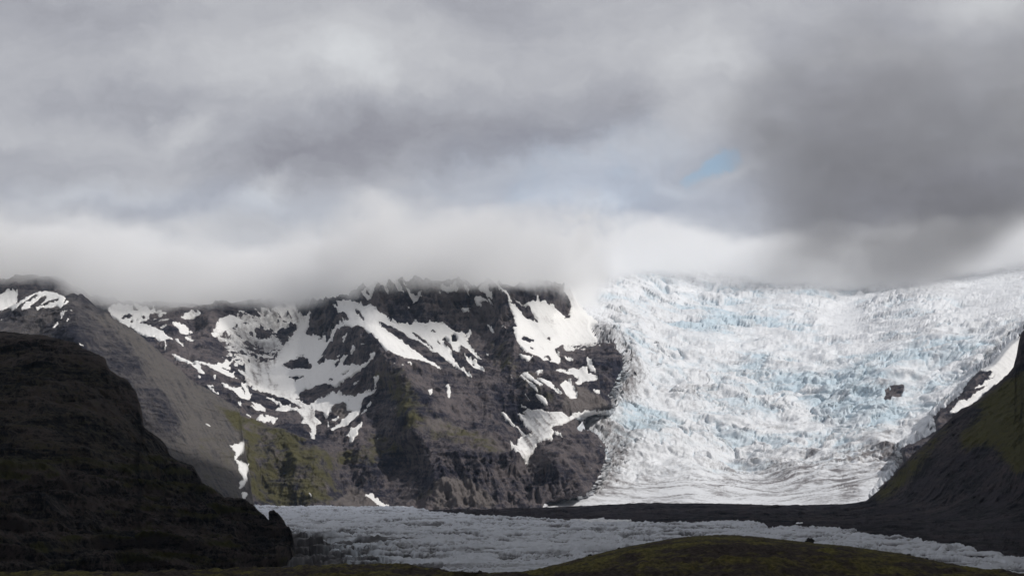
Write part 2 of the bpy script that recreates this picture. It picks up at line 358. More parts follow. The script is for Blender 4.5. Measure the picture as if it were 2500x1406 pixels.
FAR.append(('s', T(2, '''530,530 580,520 610,470 625,460 600,540 610,570 590,640 570,685 620,715 690,700 740,680 700,730 660,760 740,720 780,760 800,740 830,660 900,590 950,600 860,660 820,760 790,800 720,880 715,905 800,930 820,940 890,930 880,960 940,920 985,885 940,950 920,985 1050,985 1080,1000 1190,940 1200,880 1245,850 1215,935 1130,1010 1000,1090 900,1140 860,1180 760,1170 650,1190 620,1215 575,1210 590,1180 500,1270 520,1300 460,1300 400,1280 180,1200 0,1080 0,1000 200,960 280,930 330,840 430,740 470,670 510,600 470,580 490,550
|600,1370 700,1320 790,1280 840,1220 870,1260 930,1280 1040,1290 1120,1250 1200,1240 1260,1215 1190,1290 1120,1310 1100,1400 1080,1420 960,1420 970,1400 960,1370 920,1345 860,1360 820,1400 820,1430 680,1430 650,1400
|0,1210 60,1290 20,1310 0,1270|50,1335 150,1370 190,1410 100,1390|185,1290 260,1310 350,1370 330,1370 210,1320|290,1395 350,1385 430,1375 440,1420 290,1420
|830,425 880,430 870,390 960,360 1040,380 1100,410 1140,425 1190,400 1250,460 1330,510 1380,570 1460,605 1500,590 1540,600 1560,610 1620,575 1720,590 1760,575 1880,590 1960,640 2030,680 2070,660 2100,690 2130,660 2155,685 2120,720 2110,760 2170,850 2250,945 2200,925 2130,860 2035,790 2050,890 1990,870 1950,780 1900,710 1870,740 1900,800 1960,850 1970,910 2030,1000 2100,1050 2190,1130 2110,1090 2050,1030 1900,930 1700,800 1500,680 1400,620 1255,560 1290,620 1400,690 1500,770 1620,850 1700,920 1790,960 1840,1000 1860,1050 1800,1010 1700,970 1600,940 1500,910 1430,890 1340,840 1280,780 1200,690 1120,640 1060,615 1030,640 960,600 920,570 990,560 960,510 880,480
|2075,880 2110,920 2140,930 2230,990 2275,1050 2285,1075 2240,1050 2190,1040 2130,980 2100,930|1395,955 1450,1005 1420,985|1455,950 1525,1000 1500,990|1530,950 1580,970 1575,980
|1110,300 1150,240 1250,180 1310,150 1310,60 1440,60 1440,150 1450,210 1500,290 1505,330 1470,305 1420,240 1370,185 1340,240 1360,290 1355,318 1320,260 1265,195 1225,260 1190,370 1150,365 1120,320
|1500,215 1540,240 1520,250 1505,235|1530,270 1560,270 1610,335 1670,335 1690,390 1660,370 1610,400 1580,370 1550,310|1535,435 1560,425 1565,440 1550,445|1860,240 1880,210 1920,240 1980,235 2010,220 2030,270 2000,310 1980,285 1920,290 1870,270|1845,285 1860,275 1855,305|2025,195 2080,210 2105,245 2060,230|2075,265 2120,270 2140,310 2110,300|2215,265 2250,230 2310,235 2320,290 2350,310 2355,345 2310,325 2270,310 2240,290|2180,330 2230,325 2280,360 2320,385 2270,380 2230,370 2255,420 2200,380|2310,340 2360,370 2330,380|2045,420 2080,430 2130,460 2095,490 2060,450|1780,240 1810,240 1800,270|2300,625 2330,640 2375,690 2330,670|2440,630 2490,665 2460,655|2370,210 2440,250 2500,310 2480,310 2400,240
|925,710 980,690 950,740 930,790|1005,860 1030,775 1040,830 1010,865|1090,820 1130,785 1140,795 1110,815|1235,1110 1285,1090 1260,1140 1230,1225 1232,1160|1740,1240 1770,1210 1785,1240 1770,1270|2285,845 2325,905 2310,900|875,900 900,885 880,915|1155,1400 1175,1350 1200,1345 1190,1380|2120,480 2130,480 2125,540|1020,1150 1090,1120 1080,1130 1030,1160''')))
FAR.append(('g', T(2, '0,1080 180,1180 400,1280 520,1330 600,1370 640,1420 560,1400 440,1340 350,1310 240,1260 100,1200 0,1150|1905,1170 1935,1165 1955,1240 1945,1305 1920,1280 1920,1220|0,960 200,960 280,930 330,840 400,760 380,860 320,960 240,1080 420,1270 300,1240 100,1140 0,1080')))
FAR.append(('r', T(2, '''345,985 430,935 500,950 500,925 560,915 600,930 600,970 640,990 625,1025 520,1015 450,1030 380,1010|465,915 500,895 570,885 550,905 470,918|675,965 700,930 750,920 790,930 750,970 700,980|840,975 920,920 940,930 890,985 850,1020 860,990|915,1075 990,1020 1000,1040 930,1080|395,1095 540,1085 580,1080 500,1120 460,1160 470,1120 420,1110|780,1125 845,1125 840,1140 800,1145|660,1180 720,1175 725,1190 680,1195
|1040,430 1090,480 1140,560 1130,570 1060,500|1560,660 1640,700 1720,760 1800,830 1790,845 1700,780 1620,720|1755,665 1780,652 1820,675 1780,678|1815,750 1840,755 1870,800 1850,800|1875,740 1900,710 1950,750 1900,760|1955,690 2000,690 2030,720 2010,760 1960,755|2070,710 2110,690 2110,720 2080,720|2150,970 2185,965 2190,1000 2160,1000|1140,270 1170,260 1190,300 1180,330 1150,310|930,1330 1000,1320 990,1335|780,1215 800,1215 800,1245 780,1240|740,785 800,730 830,680 800,760|690,735 745,675 735,700 700,740''')))
FAR.append(('s', T(3, '''20,205 80,235 150,290 185,360 185,400 230,410 240,440 320,520 400,570 450,600 560,750 590,830 640,900 665,960 640,990 560,960 490,950 400,890 320,850 260,790 220,690 210,640 240,620 220,560 195,480 160,410 165,370 140,300 80,250
|205,320 260,345 310,385 420,380 440,350 460,400 520,400 600,440 700,520 700,550 760,520 740,470 760,430 745,390 720,340 690,285 700,200 900,200 870,400 930,480 1000,520 1060,560 1040,600 980,610 960,660 1060,760 940,790 700,800 620,840 590,830 560,720 500,700 440,600 380,570 440,585 440,540 390,480 340,420 280,370
|255,870 300,880 350,900 395,925 350,945 300,910 270,890|420,1035 500,1050 440,1065|250,1070 300,1090 350,1130 420,1190 455,1240 400,1210 330,1150 290,1110|290,1050 350,1060 420,1120 495,1180 460,1190 380,1130 310,1085|420,1080 470,1100 560,1140 620,1220 680,1280 640,1270 560,1200 480,1140|420,1245 490,1275 530,1320 540,1365 500,1350 440,1290|295,1245 350,1300 380,1335 330,1290|270,1345 350,1400 300,1390|155,1065 220,1130 180,1100
|585,1050 640,1020 720,1050 800,1080 840,1100 850,1130 780,1090 700,1070 610,1060|720,1030 780,1010 840,1030 870,990 910,1010 920,1060 1000,1090 1025,1130 960,1145 870,1150 830,1100 760,1060|650,1180 740,1130 780,1190 790,1220 820,1260 820,1310 760,1310 700,1260|900,920 940,930 1000,1050 950,1040 920,990|690,910 760,920 780,955 720,950|805,1150 840,1110 870,1170 820,1175|960,1215 1030,1230 1040,1270 980,1240|95,630 140,670 110,650|0,650 30,690 0,680|920,1070 990,1080 940,1090''')))
FAR.append(('d', T(3, '620,840 700,800 940,790 1060,780 1100,840 1000,850 900,880 800,850 700,870 640,880|450,440 500,470 600,540 650,600 540,615 490,560|700,490 760,470 790,490 760,540 700,550')))
FAR.append(('r', T(3, '280,720 310,710 415,745 380,770 300,750|350,815 380,810 415,840 380,840|490,920 540,885 575,945 540,950|230,410 250,380 330,400 390,480 445,570 380,565 320,530 300,510 250,450|510,735 550,725 565,745 530,750|915,1045 1000,1045 1010,1070 960,1065 920,1070')))
FAR.append(('g', T(6, '340,-5 590,-5 580,60 640,100 600,130 595,190 560,260 545,240 555,170 520,130 465,120 490,80 460,50 440,20|1407,110 1416,112 1410,120')))
FAR.append(('s', T(6, '0,30 40,50 30,60 0,45|70,65 150,50 170,70 230,65 285,95 230,100 150,85 90,75|250,0 330,0 320,20 270,25|610,0 720,0 690,60 660,30|50,0 160,0 165,30 100,25|725,90 790,70 780,95 735,115|720,170 800,115 900,20 970,0 960,50 860,130 760,180 725,205|975,65 1000,10 1035,0 1010,45|850,245 880,190 985,120 970,165 920,240 880,285 880,230|690,140 715,135 700,160|1110,235 1125,240 1115,258|1005,730 1070,700 1090,750 1150,790 1215,820 1210,838 1140,820 1080,780|530,725 565,735 560,755|0,450 30,470 15,500 15,600 0,620 -40,600 -40,450|0,690 30,710 10,760 -40,760')))
FAR.append(('g', T(7, '75,10 110,50 200,120 270,200 320,235 345,215 300,160 240,60 220,30 300,60 260,20 300,0 420,0 480,20 600,20 640,60 720,40 820,10 1000,10 1130,20 860,45 700,80 600,120 500,150 530,190 500,210 520,240 450,250 390,280 350,350 310,400 315,480 290,470 275,430 220,370 150,290 220,310 215,280 260,230 210,140 120,80|525,180 570,200 612,232 560,215')))
FAR.append(('s', T(7, '840,490 850,505 843,512|860,545 872,550 865,558|75,10 95,15 160,80 150,85 100,45|270,15 300,30 340,70 320,70')))
FAR.append(('s', T(4, '2470,740 2480,840 2450,890 2420,920 2400,1000 2330,1090 2250,1150 2200,1200 2100,1270 2080,1310 1980,1360 1890,1440 1780,1440 1860,1350 1900,1320 1960,1320 2060,1240 2130,1200 2190,1140 2130,1180 2000,1240 2150,1130 2320,1050 2160,1110 2200,1040 2110,1050 2060,1050 2200,970 2340,800 2400,740')))
ICE = [[(1392,560),(1395,700),(1412,742),(1430,768),(1447,780),(1462,790),(1440,795),(1446,809),(1466,835),(1497,827),(1510,840),(1515,860),(1528,878),(1528,899),(1520,911),(1540,911),(1533,924),(1515,919),(1502,960),(1484,970),(1505,996),
 (1440,1010),(1402,1023),(1420,1029),(1408,1050),(1455,1058),(1489,1107),(1477,1139),(1466,1170),(1445,1199),(1428,1214),(1385,1211),(1362,1220),(1327,1231),(1320,1290),(2140,1290),(2140,1228),(2122,1224),(2150,1192),(2175,1167),
 (2195,1140),(2206,1128),(2200,1115),(2192,1098),(2230,1084),(2261,1069),(2284,1052),(2279,1017),(2296,1000),(2306,998),(2328,981),(2346,965),(2354,947),(2387,909),(2423,891),(2459,845),(2495,814),(2660,700),(2660,560)]]
ICE_HOLES = T(4, '1160,1195 1350,1190 1335,1240 1310,1310 1265,1320 1240,1280 1220,1330 1175,1340 1155,1330 1180,1260')
ICE_DUST = [[(1402,1023),(1470,1020),(1520,1060),(1530,1140),(1490,1200),(1400,1228),(1330,1232),(1428,1214),(1445,1199),(1466,1170),(1489,1107),(1455,1058)],
 [(1497,827),(1545,850),(1560,920),(1545,990),(1505,996),(1484,970),(1515,919),(1528,878)], [(2060,1175),(2120,1150),(2200,1135),(2200,1100),(2180,1095),(2140,1120),(2100,1150),(2040,1190),(2060,1215),(2120,1222)],
 [(1430,800),(1470,790),(1500,800),(1510,840),(1460,850),(1440,820)]]
ICE_SMOOTH = [[(2010,790),(1990,760),(2060,745),(2100,765),(2110,790),(2090,815),(2030,818),(2000,800)], [(1395,700),(1440,740),(1480,775),(1470,830),(1420,800),(1400,740)], [(2180,695),(2300,680),(2500,660),(2500,720),(2330,735),(2250,720),(2160,715)],
 [(1340,1235),(1480,1195),(1640,1180),(1800,1200),(2000,1170),(2130,1150),(2130,1240),(1340,1240)], [(2080,840),(2240,850),(2200,870),(2080,862)], [(2480,720),(2340,760),(2330,790),(2490,765)]]
ICE_GRIME = [[(1480,1190),(1700,1170),(1900,1150),(2080,1100),(2180,1090),(2190,1130),(2110,1180),(2100,1232),(1400,1232)]]
ICE_BLUE = [[(1880,900),(1960,900),(2190,860),(2280,850),(2260,960),(2200,1010),(2150,1060),(1980,1040),(1990,960),(1900,960)], [(1480,1020),(1560,1000),(1620,1010),(1640,1060),(1560,1080),(1500,1050)], [(1560,690),(1680,690),(1680,725),(1570,720)], [(1640,780),(1860,740),(1960,790),(1950,840),(1640,830)],
 [(2140,930),(2220,920),(2230,945),(2200,960),(2150,950)], [(2140,850),(2380,830),(2420,850),(2300,930),(2200,900)], [(1800,880),(1860,860),(1900,900),(1830,920)]]
MOSS = [[(530,990),(600,1020),(700,1045),(760,1085),(820,1095),(815,1110),(700,1100),(600,1095),(560,1060),(520,1010)], [(600,1100),(820,1105),(790,1200),(700,1230),(610,1240)], [(900,920),(960,890),(950,930),(900,960)],
 [(960,940),(1000,960),(1040,1060),(1010,1060),(985,1020),(960,1000)], [(1050,1050),(1160,1070),(1230,1100),(1265,1110),(1200,1110),(1120,1090),(1060,1060)], [(1120,1040),(1160,1050),(1235,1090),(1200,1090)],[(830,1110),(910,1070),(930,1110),(870,1130),(840,1130)],
 [(1340,1070),(1372,1075),(1350,1085)], [(1320,950),(1360,960),(1350,985),(1325,970)], [(610,1235),(820,1200),(840,1215),(700,1240)]]
MOSS_WEAK = [[(930,860),(980,880),(1060,1000),(1250,1100),(1230,1115),(1060,1080),(980,1060),(940,960)],[(1180,800),(1240,830),(1330,940),(1280,960),(1200,900)], [(560,1080),(830,1100),(860,1240),(610,1240)], [(1030,1180),(1080,1170),(1060,1240),(1000,1240)], [(1220,860),(1300,880),(1340,960),(1300,980),(1240,920)], [(860,1080),(940,1040),(1000,1100),(960,1130),(870,1160)], [(960,930),(1020,950),(1100,1040),(1020,1070),(960,1010)]]
SCREE = [[(1362,990),(1400,950),(1420,945),(1460,965),(1500,997),(1440,1005),(1400,1015),(1380,1000)], [(1010,1000),(1120,1040),(1200,1080),(1060,1050)], [(930,790),(1000,830),(1160,900),(1190,920),(1060,870)], [(1060,1240),(1060,1180),(1130,1160),(1230,1240)], [(860,1180),(930,1230),(940,1240),(800,1240)], [(800,1000),(860,960),(900,960),(850,1040)]]
SCREE2 = [[(1250,730),(1270,780),(1330,850),(1350,820),(1310,780)]]
# ------------------------------------------------------------------ rasters
ms = raster([]); md = raster([]); mg = raster([])
for k, pl in FAR:
    if k == 's': raster(pl, 1, ms); raster(pl, 0, md)
    if k == 'd': raster(pl, 1, md)
    if k == 'g': raster(pl, 1, ms); raster(pl, 1, mg)
    if k == 'r': raster(pl, 0, ms); raster(pl, 0, md)
ms = gauss(ms, 1.0); md = gauss(md, 9); mg = gauss(mg, 6)
ice = raster(ICE); raster(ICE_HOLES, 0, ice)
iceblend = gauss(raster(ICE), 9); ice = gauss(ice, 2.0)
idust = gauss(raster(ICE_DUST), 15); ismooth = gauss(raster(ICE_SMOOTH), 12); igrime = gauss(raster(ICE_GRIME), 22); iblue = gauss(raster(ICE_BLUE), 20)
moss = gauss(np.maximum(raster(MOSS), raster(MOSS_WEAK) * .72), 10)
scree = gauss(np.maximum(raster(SCREE), raster(SCREE2) * .6), 9)

def pixgrid(x0, x1, sx, y0, y1, sy):
    return np.meshgrid(np.arange(x0, x1 + sx, sx), np.arange(y0, y1 + sy, sy))
def warp(px, py, a=1.9):
    wx = perlin(px / 8., py / 8., 0 * px) * a * 1.3 + perlin(px / 3.1, py / 3.1, 4 + 0 * px) * a * .7
    wy = perlin(px / 8., py / 8., 9 + 0 * px) * a + perlin(px / 3.1, py / 3.1, 14 + 0 * px) * a * .6
    return px + wx * 1.5, py + wy * 1.5
def rock_detail(P, unit, flute=1., strata=1.):
    x, y, z = P[..., 0] / unit, P[..., 1] / unit, P[..., 2] / unit
    wx = perlin(x / 90, y / 90, z / 90) * 40
    d = fbm((x + wx) / 75, y / 160, z / 230, 4, .5, True) * 17 * flute
    d = d + fbm((x - wx) / 150, y / 150, z / 120, 6, .52, True) * 24
    d = d + fbm(x / 22, y / 22, z / 22, 4, .6) * 8
    zz = z / 19 + perlin(x / 130, y / 130, z / 60) * 1.6 + x * .0012
    fr = zz - np.floor(zz)
    st = sstep(0, .22, fr) - fr * .9
    d = d + st * 7 * strata * (1 + perlin(x / 60, y / 60, z / 60) * 1.6)
    return d * unit

# ------------------------------------------------------------------ bedrock of the massif behind
off = [
 (-130,1250,0),(600,1250,0),(900,1250,0),(1200,1250,0),(1500,1250,0),(2640,1250,0),(-130,600,1400),(200,600,1400),(-130,760,700),(0,650,900),(150,720,700),(0,900,600),(300,1000,500),
 (590,1060,-120),(600,1120,-160),(605,1180,-150),(612,1240,-60),(640,1080,-60),(700,1060,-90),(700,1150,-60),(700,1240,10),(790,1110,-90),(800,1180,-40),(640,1180,-20),
 (840,1130,90),(860,1180,90),(905,1240,30),(830,1085,60),
 (880,1070,-10),(900,1140,10),(930,1180,60),(955,1235,90),(925,1090,60),(935,1040,60),
 (1000,960,-130),(1000,1010,-190),(1010,1060,-210),(1040,1110,-110),(1060,1170,-110),(1075,1240,-60),(985,1120,70),(980,1180,80),(1010,1150,60),
 (1100,1085,-130),(1180,1100,-140),(1255,1112,-120),(1150,1180,-70),(1200,1240,-20),(1120,1030,-70),(1200,1060,-60),
 (1225,1010,60),(1260,1070,70),(1285,1130,60),(1310,1190,50),(1330,1235,10),(1290,1020,60),
 (1325,1085,-60),(1360,1140,-80),(1410,1200,-40),(1390,1070,-30),(1440,1060,80),(1470,1150,60),
 (500,780,700),(560,760,900),(640,740,1100),(720,740,1150),(640,820,1000),(640,900,850),(560,860,750),(700,870,900),(740,800,1050),(790,770,800),(770,850,760),(720,940,700),(660,990,480),(760,980,430),(800,920,470),(850,930,260),(840,990,220),
 (600,1000,150),(560,960,250),(500,900,420),(440,830,600),(360,780,800),(300,740,1000),(450,730,1100),(350,700,1200),(640,1030,60),(700,1050,20),(765,1070,40),(450,770,760),(480,790,880),(760,1040,190),
 (840,800,330),(870,790,200),(900,800,60),(925,830,-40),(950,870,-140),(980,920,-190),(900,860,60),(890,910,130),(860,870,230),(920,920,20),(940,960,60),(900,1000,90),
 (840,740,600),(880,760,330),(900,730,330),(950,790,180),(1000,830,140),(1060,870,90),(1150,920,40),(1100,850,150),(1180,880,110),(1120,980,-20),
 (910,720,260),(960,760,230),(1000,780,260),(1100,795,250),(1200,790,200),(930,690,210),(1050,690,160),(1050,740,200),(1150,740,180),(1200,690,60),(1240,720,-20),(1240,640,-40),(900,640,230),(1050,640,60),
 (1260,800,-40),(1275,870,-60),(1320,940,-80),(1380,990,-60),(1250,930,10),(1200,960,10),(1170,1010,20),
 (1290,780,110),(1330,830,130),(1370,890,150),(1350,780,330),(1420,760,420),(1380,730,330),(1360,690,200),(1300,690,160),(1400,640,300),(1440,820,330),(1400,850,240),(1500,870,120),(1525,900,160),(1460,900,60),(1420,900,110),(1450,960,40),(1400,940,20),(1500,960,120),(1440,1010,100),
 (1640,1000,200),(1640,800,400),(2640,800,400),(1640,600,500),(2640,600,500),
]
offF = Field(off, c=14.)
DgF = Field([(1200,1250,5480),(1700,1250,5480),(2640,1250,5300),(1200,1190,5850),(1600,1190,5900),(2100,1190,5800),(2640,1190,5500),(1500,1130,6100),(1800,1130,6350),(2150,1130,6150),(1450,1060,6200),(1600,1040,6420),(1800,1050,6550),(2000,1050,6650),(2200,1060,6500),
  (1600,990,6800),(1800,980,6900),(2000,980,6950),(2170,970,6750),(2300,980,6700),(1560,900,7000),(1800,900,7400),(2000,900,7350),(2200,880,7150),(2400,900,6900),(2250,930,6950),(1500,800,7400),(1700,830,7700),(1900,830,7850),(2060,830,7900),(2300,800,7700),(2500,820,7200),
  (1450,740,7900),(1650,760,8400),(1900,770,8500),(2060,760,8800),(2300,740,8500),(2550,740,8200),(1400,690,8400),(1700,700,9000),(2000,700,9200),(2350,700,9100),(2600,680,9000),(1400,600,9300),(2000,600,10400),(2600,600,10200),(2640,900,6700),(2640,1050,6200)], c=40.)
px, py = pixgrid(-130, 2640, 1.9, 630, 1262, 1.55)
Dm = 5400 + 1.9 * (1245 - py) + offF(px, py)
Dg = DgF(px, py)
ib = sstep(.15, .85, sample(iceblend, px, py))
D = Dm * (1 - ib) + Dg * ib
P = unproject(px, py, D)
wpx, wpy = warp(px, py)
m_s = sample(ms, wpx, wpy)
dn = fbm(P[..., 0] / 24, P[..., 1] / 60, P[..., 2] / 24, 5, .72)
dn2 = fbm(P[..., 0] / 90, P[..., 1] / 90, P[..., 2] / 50, 4, .6)
dst = sample(md, px, py)
m_s = np.clip(np.maximum(m_s, dst * (.50 + .9 * dn + .9 * dn2)), 0, 1)
m_s = np.where(dst > .02, m_s, m_s)
m_g = sample(mg, px, py)
m_i = sample(ice, wpx, wpy)
idn = sample(idust, px, py)
spn = fbm(P[..., 0] / 26, P[..., 1] / 40, P[..., 2] / 16, 6, .78)
m_d = np.clip((sample(gauss(raster(ICE), 17), px, py) + 1.9 * spn - .5) * 3 + .5, 0, 1)
idw = sstep(.12, .5, idn)
m_i = m_i * (1 - idw) + m_d * idw
rough = 1 - .9 * np.maximum(sstep(.2, .8, sample(gauss(ms, 2.5), px, py)), sstep(.6, .95, sample(gauss(ice, 4), px, py)))
cliffy = sstep(.2, .8, sample(gauss(raster([[(880,690),(900,640),(1400,640),(1395,760),(1250,790),(1240,830),(1120,790),(1000,790),(930,760)],[(1060,1110),(1260,1110),(1420,1190),(1400,1230),(1080,1240)],[(560,740),(880,740),(800,830),(740,820)]]), 10), px, py))
rd = rock_detail(P, 1.0, 1.0, .8) * (.95 + .35 * cliffy) - 8 + cliffy * 26 * (fbm(P[..., 0] / 62 + P[..., 2] / 190, P[..., 1] / 300, P[..., 2] / 420, 4, .55, True) - .35)
N0 = normals(P)
dirv = np.array([.0, -.85, .5])
Pb = P + dirv * (rd * rough)[..., None]
Nb = normals(Pb)
Nsm = Nb * .6 + N0 * .4
sink = 70 * sstep(.75, 1., np.minimum(m_i, sample(gauss(ice, 6), px, py)))
Pbed = Pb + dirv * (-sink)[..., None]
rock_far = rock_material('basalt_rock_with_moss', (.019, .0195, .033), (.138, .120, .122), (.088, .082, .040), (.150, .133, .128), 4.0, 1.0, .10)
CLN = np.array([(-300,700),(-100,705),(40,690),(150,692),(220,738),(300,750),(480,756),(600,750),(800,745),(850,735),(885,710),(930,701),(1000,702),(1100,706),(1250,708),(1380,712),(1420,699),(1500,690),(1600,680),(1720,680),(1800,692),(1900,702),(2000,704),(2150,700),(2250,692),(2350,682),(2450,662),(2700,644)], float)
topcut = np.interp(px, CLN[:, 0], CLN[:, 1]) - 15 + 6 * fbm(px / 40, 0 * px, 0 * px, 4)
inview = py > topcut
bed = grid_mesh('mountain', Pbed, rock_far, dict(moss=sample(moss, wpx, wpy) * (.64 + .9 * fbm(P[..., 0] / 60, P[..., 1] / 60, P[..., 2] / 60, 5, .6)), scree=sample(scree, wpx, wpy)), keep=inview[:-1, :-1], kind='structure', label='dark basalt massif streaked with snow, its summit ridge lost in cloud')
# ------------------------------------------------------------------ old snow lying on the massif
snow_m = ice_material('old_snow', (.74, .735, .725), (.55, .66, .76), (.17, .15, .145), 4.0, .7)
flow = fbm((P[..., 0] + .6 * P[..., 2]) / 16, P[..., 1] / 200, P[..., 2] / 110, 5, .65)
th = np.clip((m_s - .36) * 18, -6, 4.0) * (1 + 0 * m_s)
Ps = Pb + Nsm * (th + np.maximum(flow, -.3) * 2.5 * sstep(.5, 1, m_s))[..., None]
def cells(mask):
    a = mask[:-1, :-1] | mask[1:, :-1] | mask[:-1, 1:] | mask[1:, 1:]
    return a
kz = cells((m_s > .26) & (m_i < .6)) & inview[:-1, :-1]
grime = np.clip(m_g * (.30 + .8 * flow) + .8 * np.maximum(0, flow - .03) + dst * (.38 + .3 * dn), 0, .7)
snow = grid_mesh('snow', Ps, snow_m, dict(blue=0 * px, dirt=grime), keep=kz, smooth=True, kind='stuff', label='patches and gullies of old snow lying on the dark massif')
# ------------------------------------------------------------------ icefall
x, y, z = P[..., 0], P[..., 1], P[..., 2]
xw = x + fbm(x / 160, y / 160, z / 160, 3) * 120; yw = y + fbm(x / 150 + 40, y / 150, z / 150, 3) * 120
sm = sample(ismooth, px, py)
f1, f2, cid = worley(xw / 120, yw / 105, 3)
h = (cid - .5) * 26 * sstep(0, .4, f2 - f1) - 9 * sstep(.16, 0, f2 - f1)
g1_, g2_, cid2 = worley(xw / 40, yw / 36, 11)
h = h + (cid2 - .5) * 9 * sstep(0, .4, g2_ - g1_) - 5 * sstep(.2, 0, g2_ - g1_)
q1, q2, cid3 = worley(xw / 17, yw / 17, 23)
h2 = (cid3 - .5) * 4.0 - 2.0 * sstep(.22, 0, q2 - q1) + fbm(x / 13, y / 13, z / 13, 3, .6) * 4
crev = fbm(xw / 150, yw / 24, z / 60, 4, .55, True)          # crevasses across the flow
big_ = fbm(x / 330 + 3, y / 240, z / 120, 5, .5, True)
act = sstep(-.22, .25, fbm(x / 330, y / 260, z / 200, 4) + .03)
chaos = (1 - .93 * sm) * (.22 + .78 * act)
hh = h * chaos * 1.35 + h2 * (.2 + .8 * chaos) * (1 - .7 * sm) + crev * 5.5 * (.5 + sm * .3) + big_ * 44 * (1 - .6 * sm)
lowz = sstep(1120, 1225, py)
hh = hh * (1 - .72 * lowz)
mi = sstep(.5, 1.0, m_i)
Pi = P + dirv * 0 + np.array([0, -.8, .55]) * ((hh) * mi)[..., None] + N0 * np.clip((m_i - .5) * 30, -9, 12)[..., None]
hn = h * chaos
bluea = np.clip(sample(iblue, px, py) * (.12 + .45 * act + .7 * fbm(x / 120, y / 120, z / 60, 4, .6)) + .22 * sstep(.1, .5, fbm(x / 200 + 7, y / 160, z / 90, 4, .6)) * (1 - lowz) + .5 * sstep(1, -10, hn) * (1 - lowz) + .10, 0, 1) * (1 - .8 * sm)
gr = sample(igrime, px, py)
stre = fbm(xw / 200, yw / 26, z / 60, 5, .6)
spk = fbm(x / 14, y / 14, z / 10, 4, .7)
sw = sstep(1650, 1950, px)
bend = fbm(px / 260, py / 160, 0 * px, 3) * 26
sfl = (1 - sw) * fbm((py - .75 * px + bend) / 13, (px + py) / 110, 0 * px, 5, .62) + sw * fbm((py + .21 * px + bend) / 9, px / 150, 3 + 0 * px, 5, .6) * (.5 + 1.3 * sstep(1030, 1100, py))
sfl = sfl * sstep(860, 960, py)
patch = sstep(.0, .45, fbm(x / 260 + 9, y / 200, z / 260, 4, .55))
dirt = np.clip(gr * (.30 + 1.6 * stre) + idn * (.50 + 1.0 * spk) + patch * (.12 + .8 * np.maximum(0, spk)) + .65 * np.maximum(0, sfl) * (1 - .5 * sm) + .14 + .35 * np.maximum(0, stre) * (1 - sm), 0, .9)
ice_m = ice_material('icefall_ice', (.66, .675, .70), (.47, .56, .625), (.16, .148, .15), 3.6, .6)
glac = grid_mesh('glacier', Pi, ice_m, dict(blue=bluea, dirt=dirt), keep=cells(m_i > .35) & inview[:-1, :-1], kind='structure', label='bright white and pale blue icefall pouring down between the mountains')
# ------------------------------------------------------------------ sheets with a traced skyline and a far side
def skyline(pts, px_, jag=0., wl=9., seed=0):
    p = np.array(pts, float); s = np.interp(px_, p[:, 0], p[:, 1])
    s = s + jag * (perlin(px_ / wl, seed + 0 * px_, 0 * px_) + .6 * perlin(px_ / (wl / 2.7), seed + 5. + 0 * px_, 0 * px_) + .4 * perlin(px_ / (wl / 6), seed + 9. + 0 * px_, 0 * px_))
    return s
def sheet(cols, low, sil, rows, DF, detail, back=14, bstep=22., bdrop=.9, edge=.05):
    t = np.linspace(0, 1, rows)[:, None]
    ppx = np.broadcast_to(cols[None, :], (rows, len(cols))).copy()
    ppy = low[None, :] * (1 - t) + sil[None, :] * t
    DD = DF(ppx, ppy); Pp = unproject(ppx, ppy, DD)
    fade = 1 - sstep(1 - edge, 1, t) * .75
    d = detail(Pp, ppx, ppy) * fade
    Pq = Pp + np.array([0, -.9, .35]) * d[..., None]
    last = Pq[-1]; ext = []
    for k in range(1, back + 1):
        e = last.copy(); e[:, 1] += bstep * k * (1 + .15 * k); e[:, 2] -= bdrop * bstep * k * (1 + .15 * k) * min(1, .35 + .15 * k); e[:, 0] *= e[:, 1] / last[:, 1] * .5 + .5
        ext.append(e)
    Pq = np.concatenate([Pq, np.array(ext)], 0)
    padr = lambda a: np.concatenate([a, np.repeat(a[-1:], back, 0)], 0)
    return Pq, padr(ppx), padr(ppy), padr(np.broadcast_to(t, ppx.shape))
# grey scree ridge in front of the cirque
cols = np.arange(-130, 636, 1.9)
RS = [(-130,800),(-60,785),(0,764),(38,742),(59,728),(95,713),(113,711.5),(133,715),(152,723),(158,724),(166,719),(179,715),(184,717),(190,721),(194,718),(202,719),(209,726),(215,730),(223,738),(238,753),(261,765),(271,776),(307,794),(330,809),(343,819),(369,842),(384,852),(399,870),(420,886),(435,896),(461,924),(481,937),(502,947),(538,970),(563,986),(584,998),(590,1030),(598,1090),(608,1150),(614,1200),(622,1235),(636,1262)]
RDF = Field([(-130,800,5700),(0,764,5650),(110,712,5640),(190,718,5560),(165,760,5420),(240,755,5560),(300,795,5540),(420,886,5500),(502,947,5450),(584,998,5380),(596,1080,5290),(606,1150,5240),(620,1240,5180),(640,1262,5170),(-130,1262,4700),(300,1262,4800),(560,1240,5060),(550,1150,5150),(500,1060,5220),(400,980,5200),(300,900,5240),(200,830,5230),(150,830,5290),(140,780,5430),(80,820,5420),(0,830,5400),(60,760,5520),(450,1150,5060),(350,1050,5080),(250,850,5330),(330,960,5160),(300,960,5090),(310,1060,5040),(350,880,5330)], c=14.)
rms = raster(RIDGE_SNOW[0]); raster(RIDGE_SNOW[1], 0, rms); rms = gauss(rms, 1.4)
sil = skyline(RS, cols, 1.6, 12, 3)
crag0 = gauss(raster([[(150,820),(200,790),(270,810),(330,880),(360,960),(350,1060),(300,1000),(240,880)],[(330,930),(390,960),(420,1010),(440,1060),(380,1060),(340,1020)]]), 12)
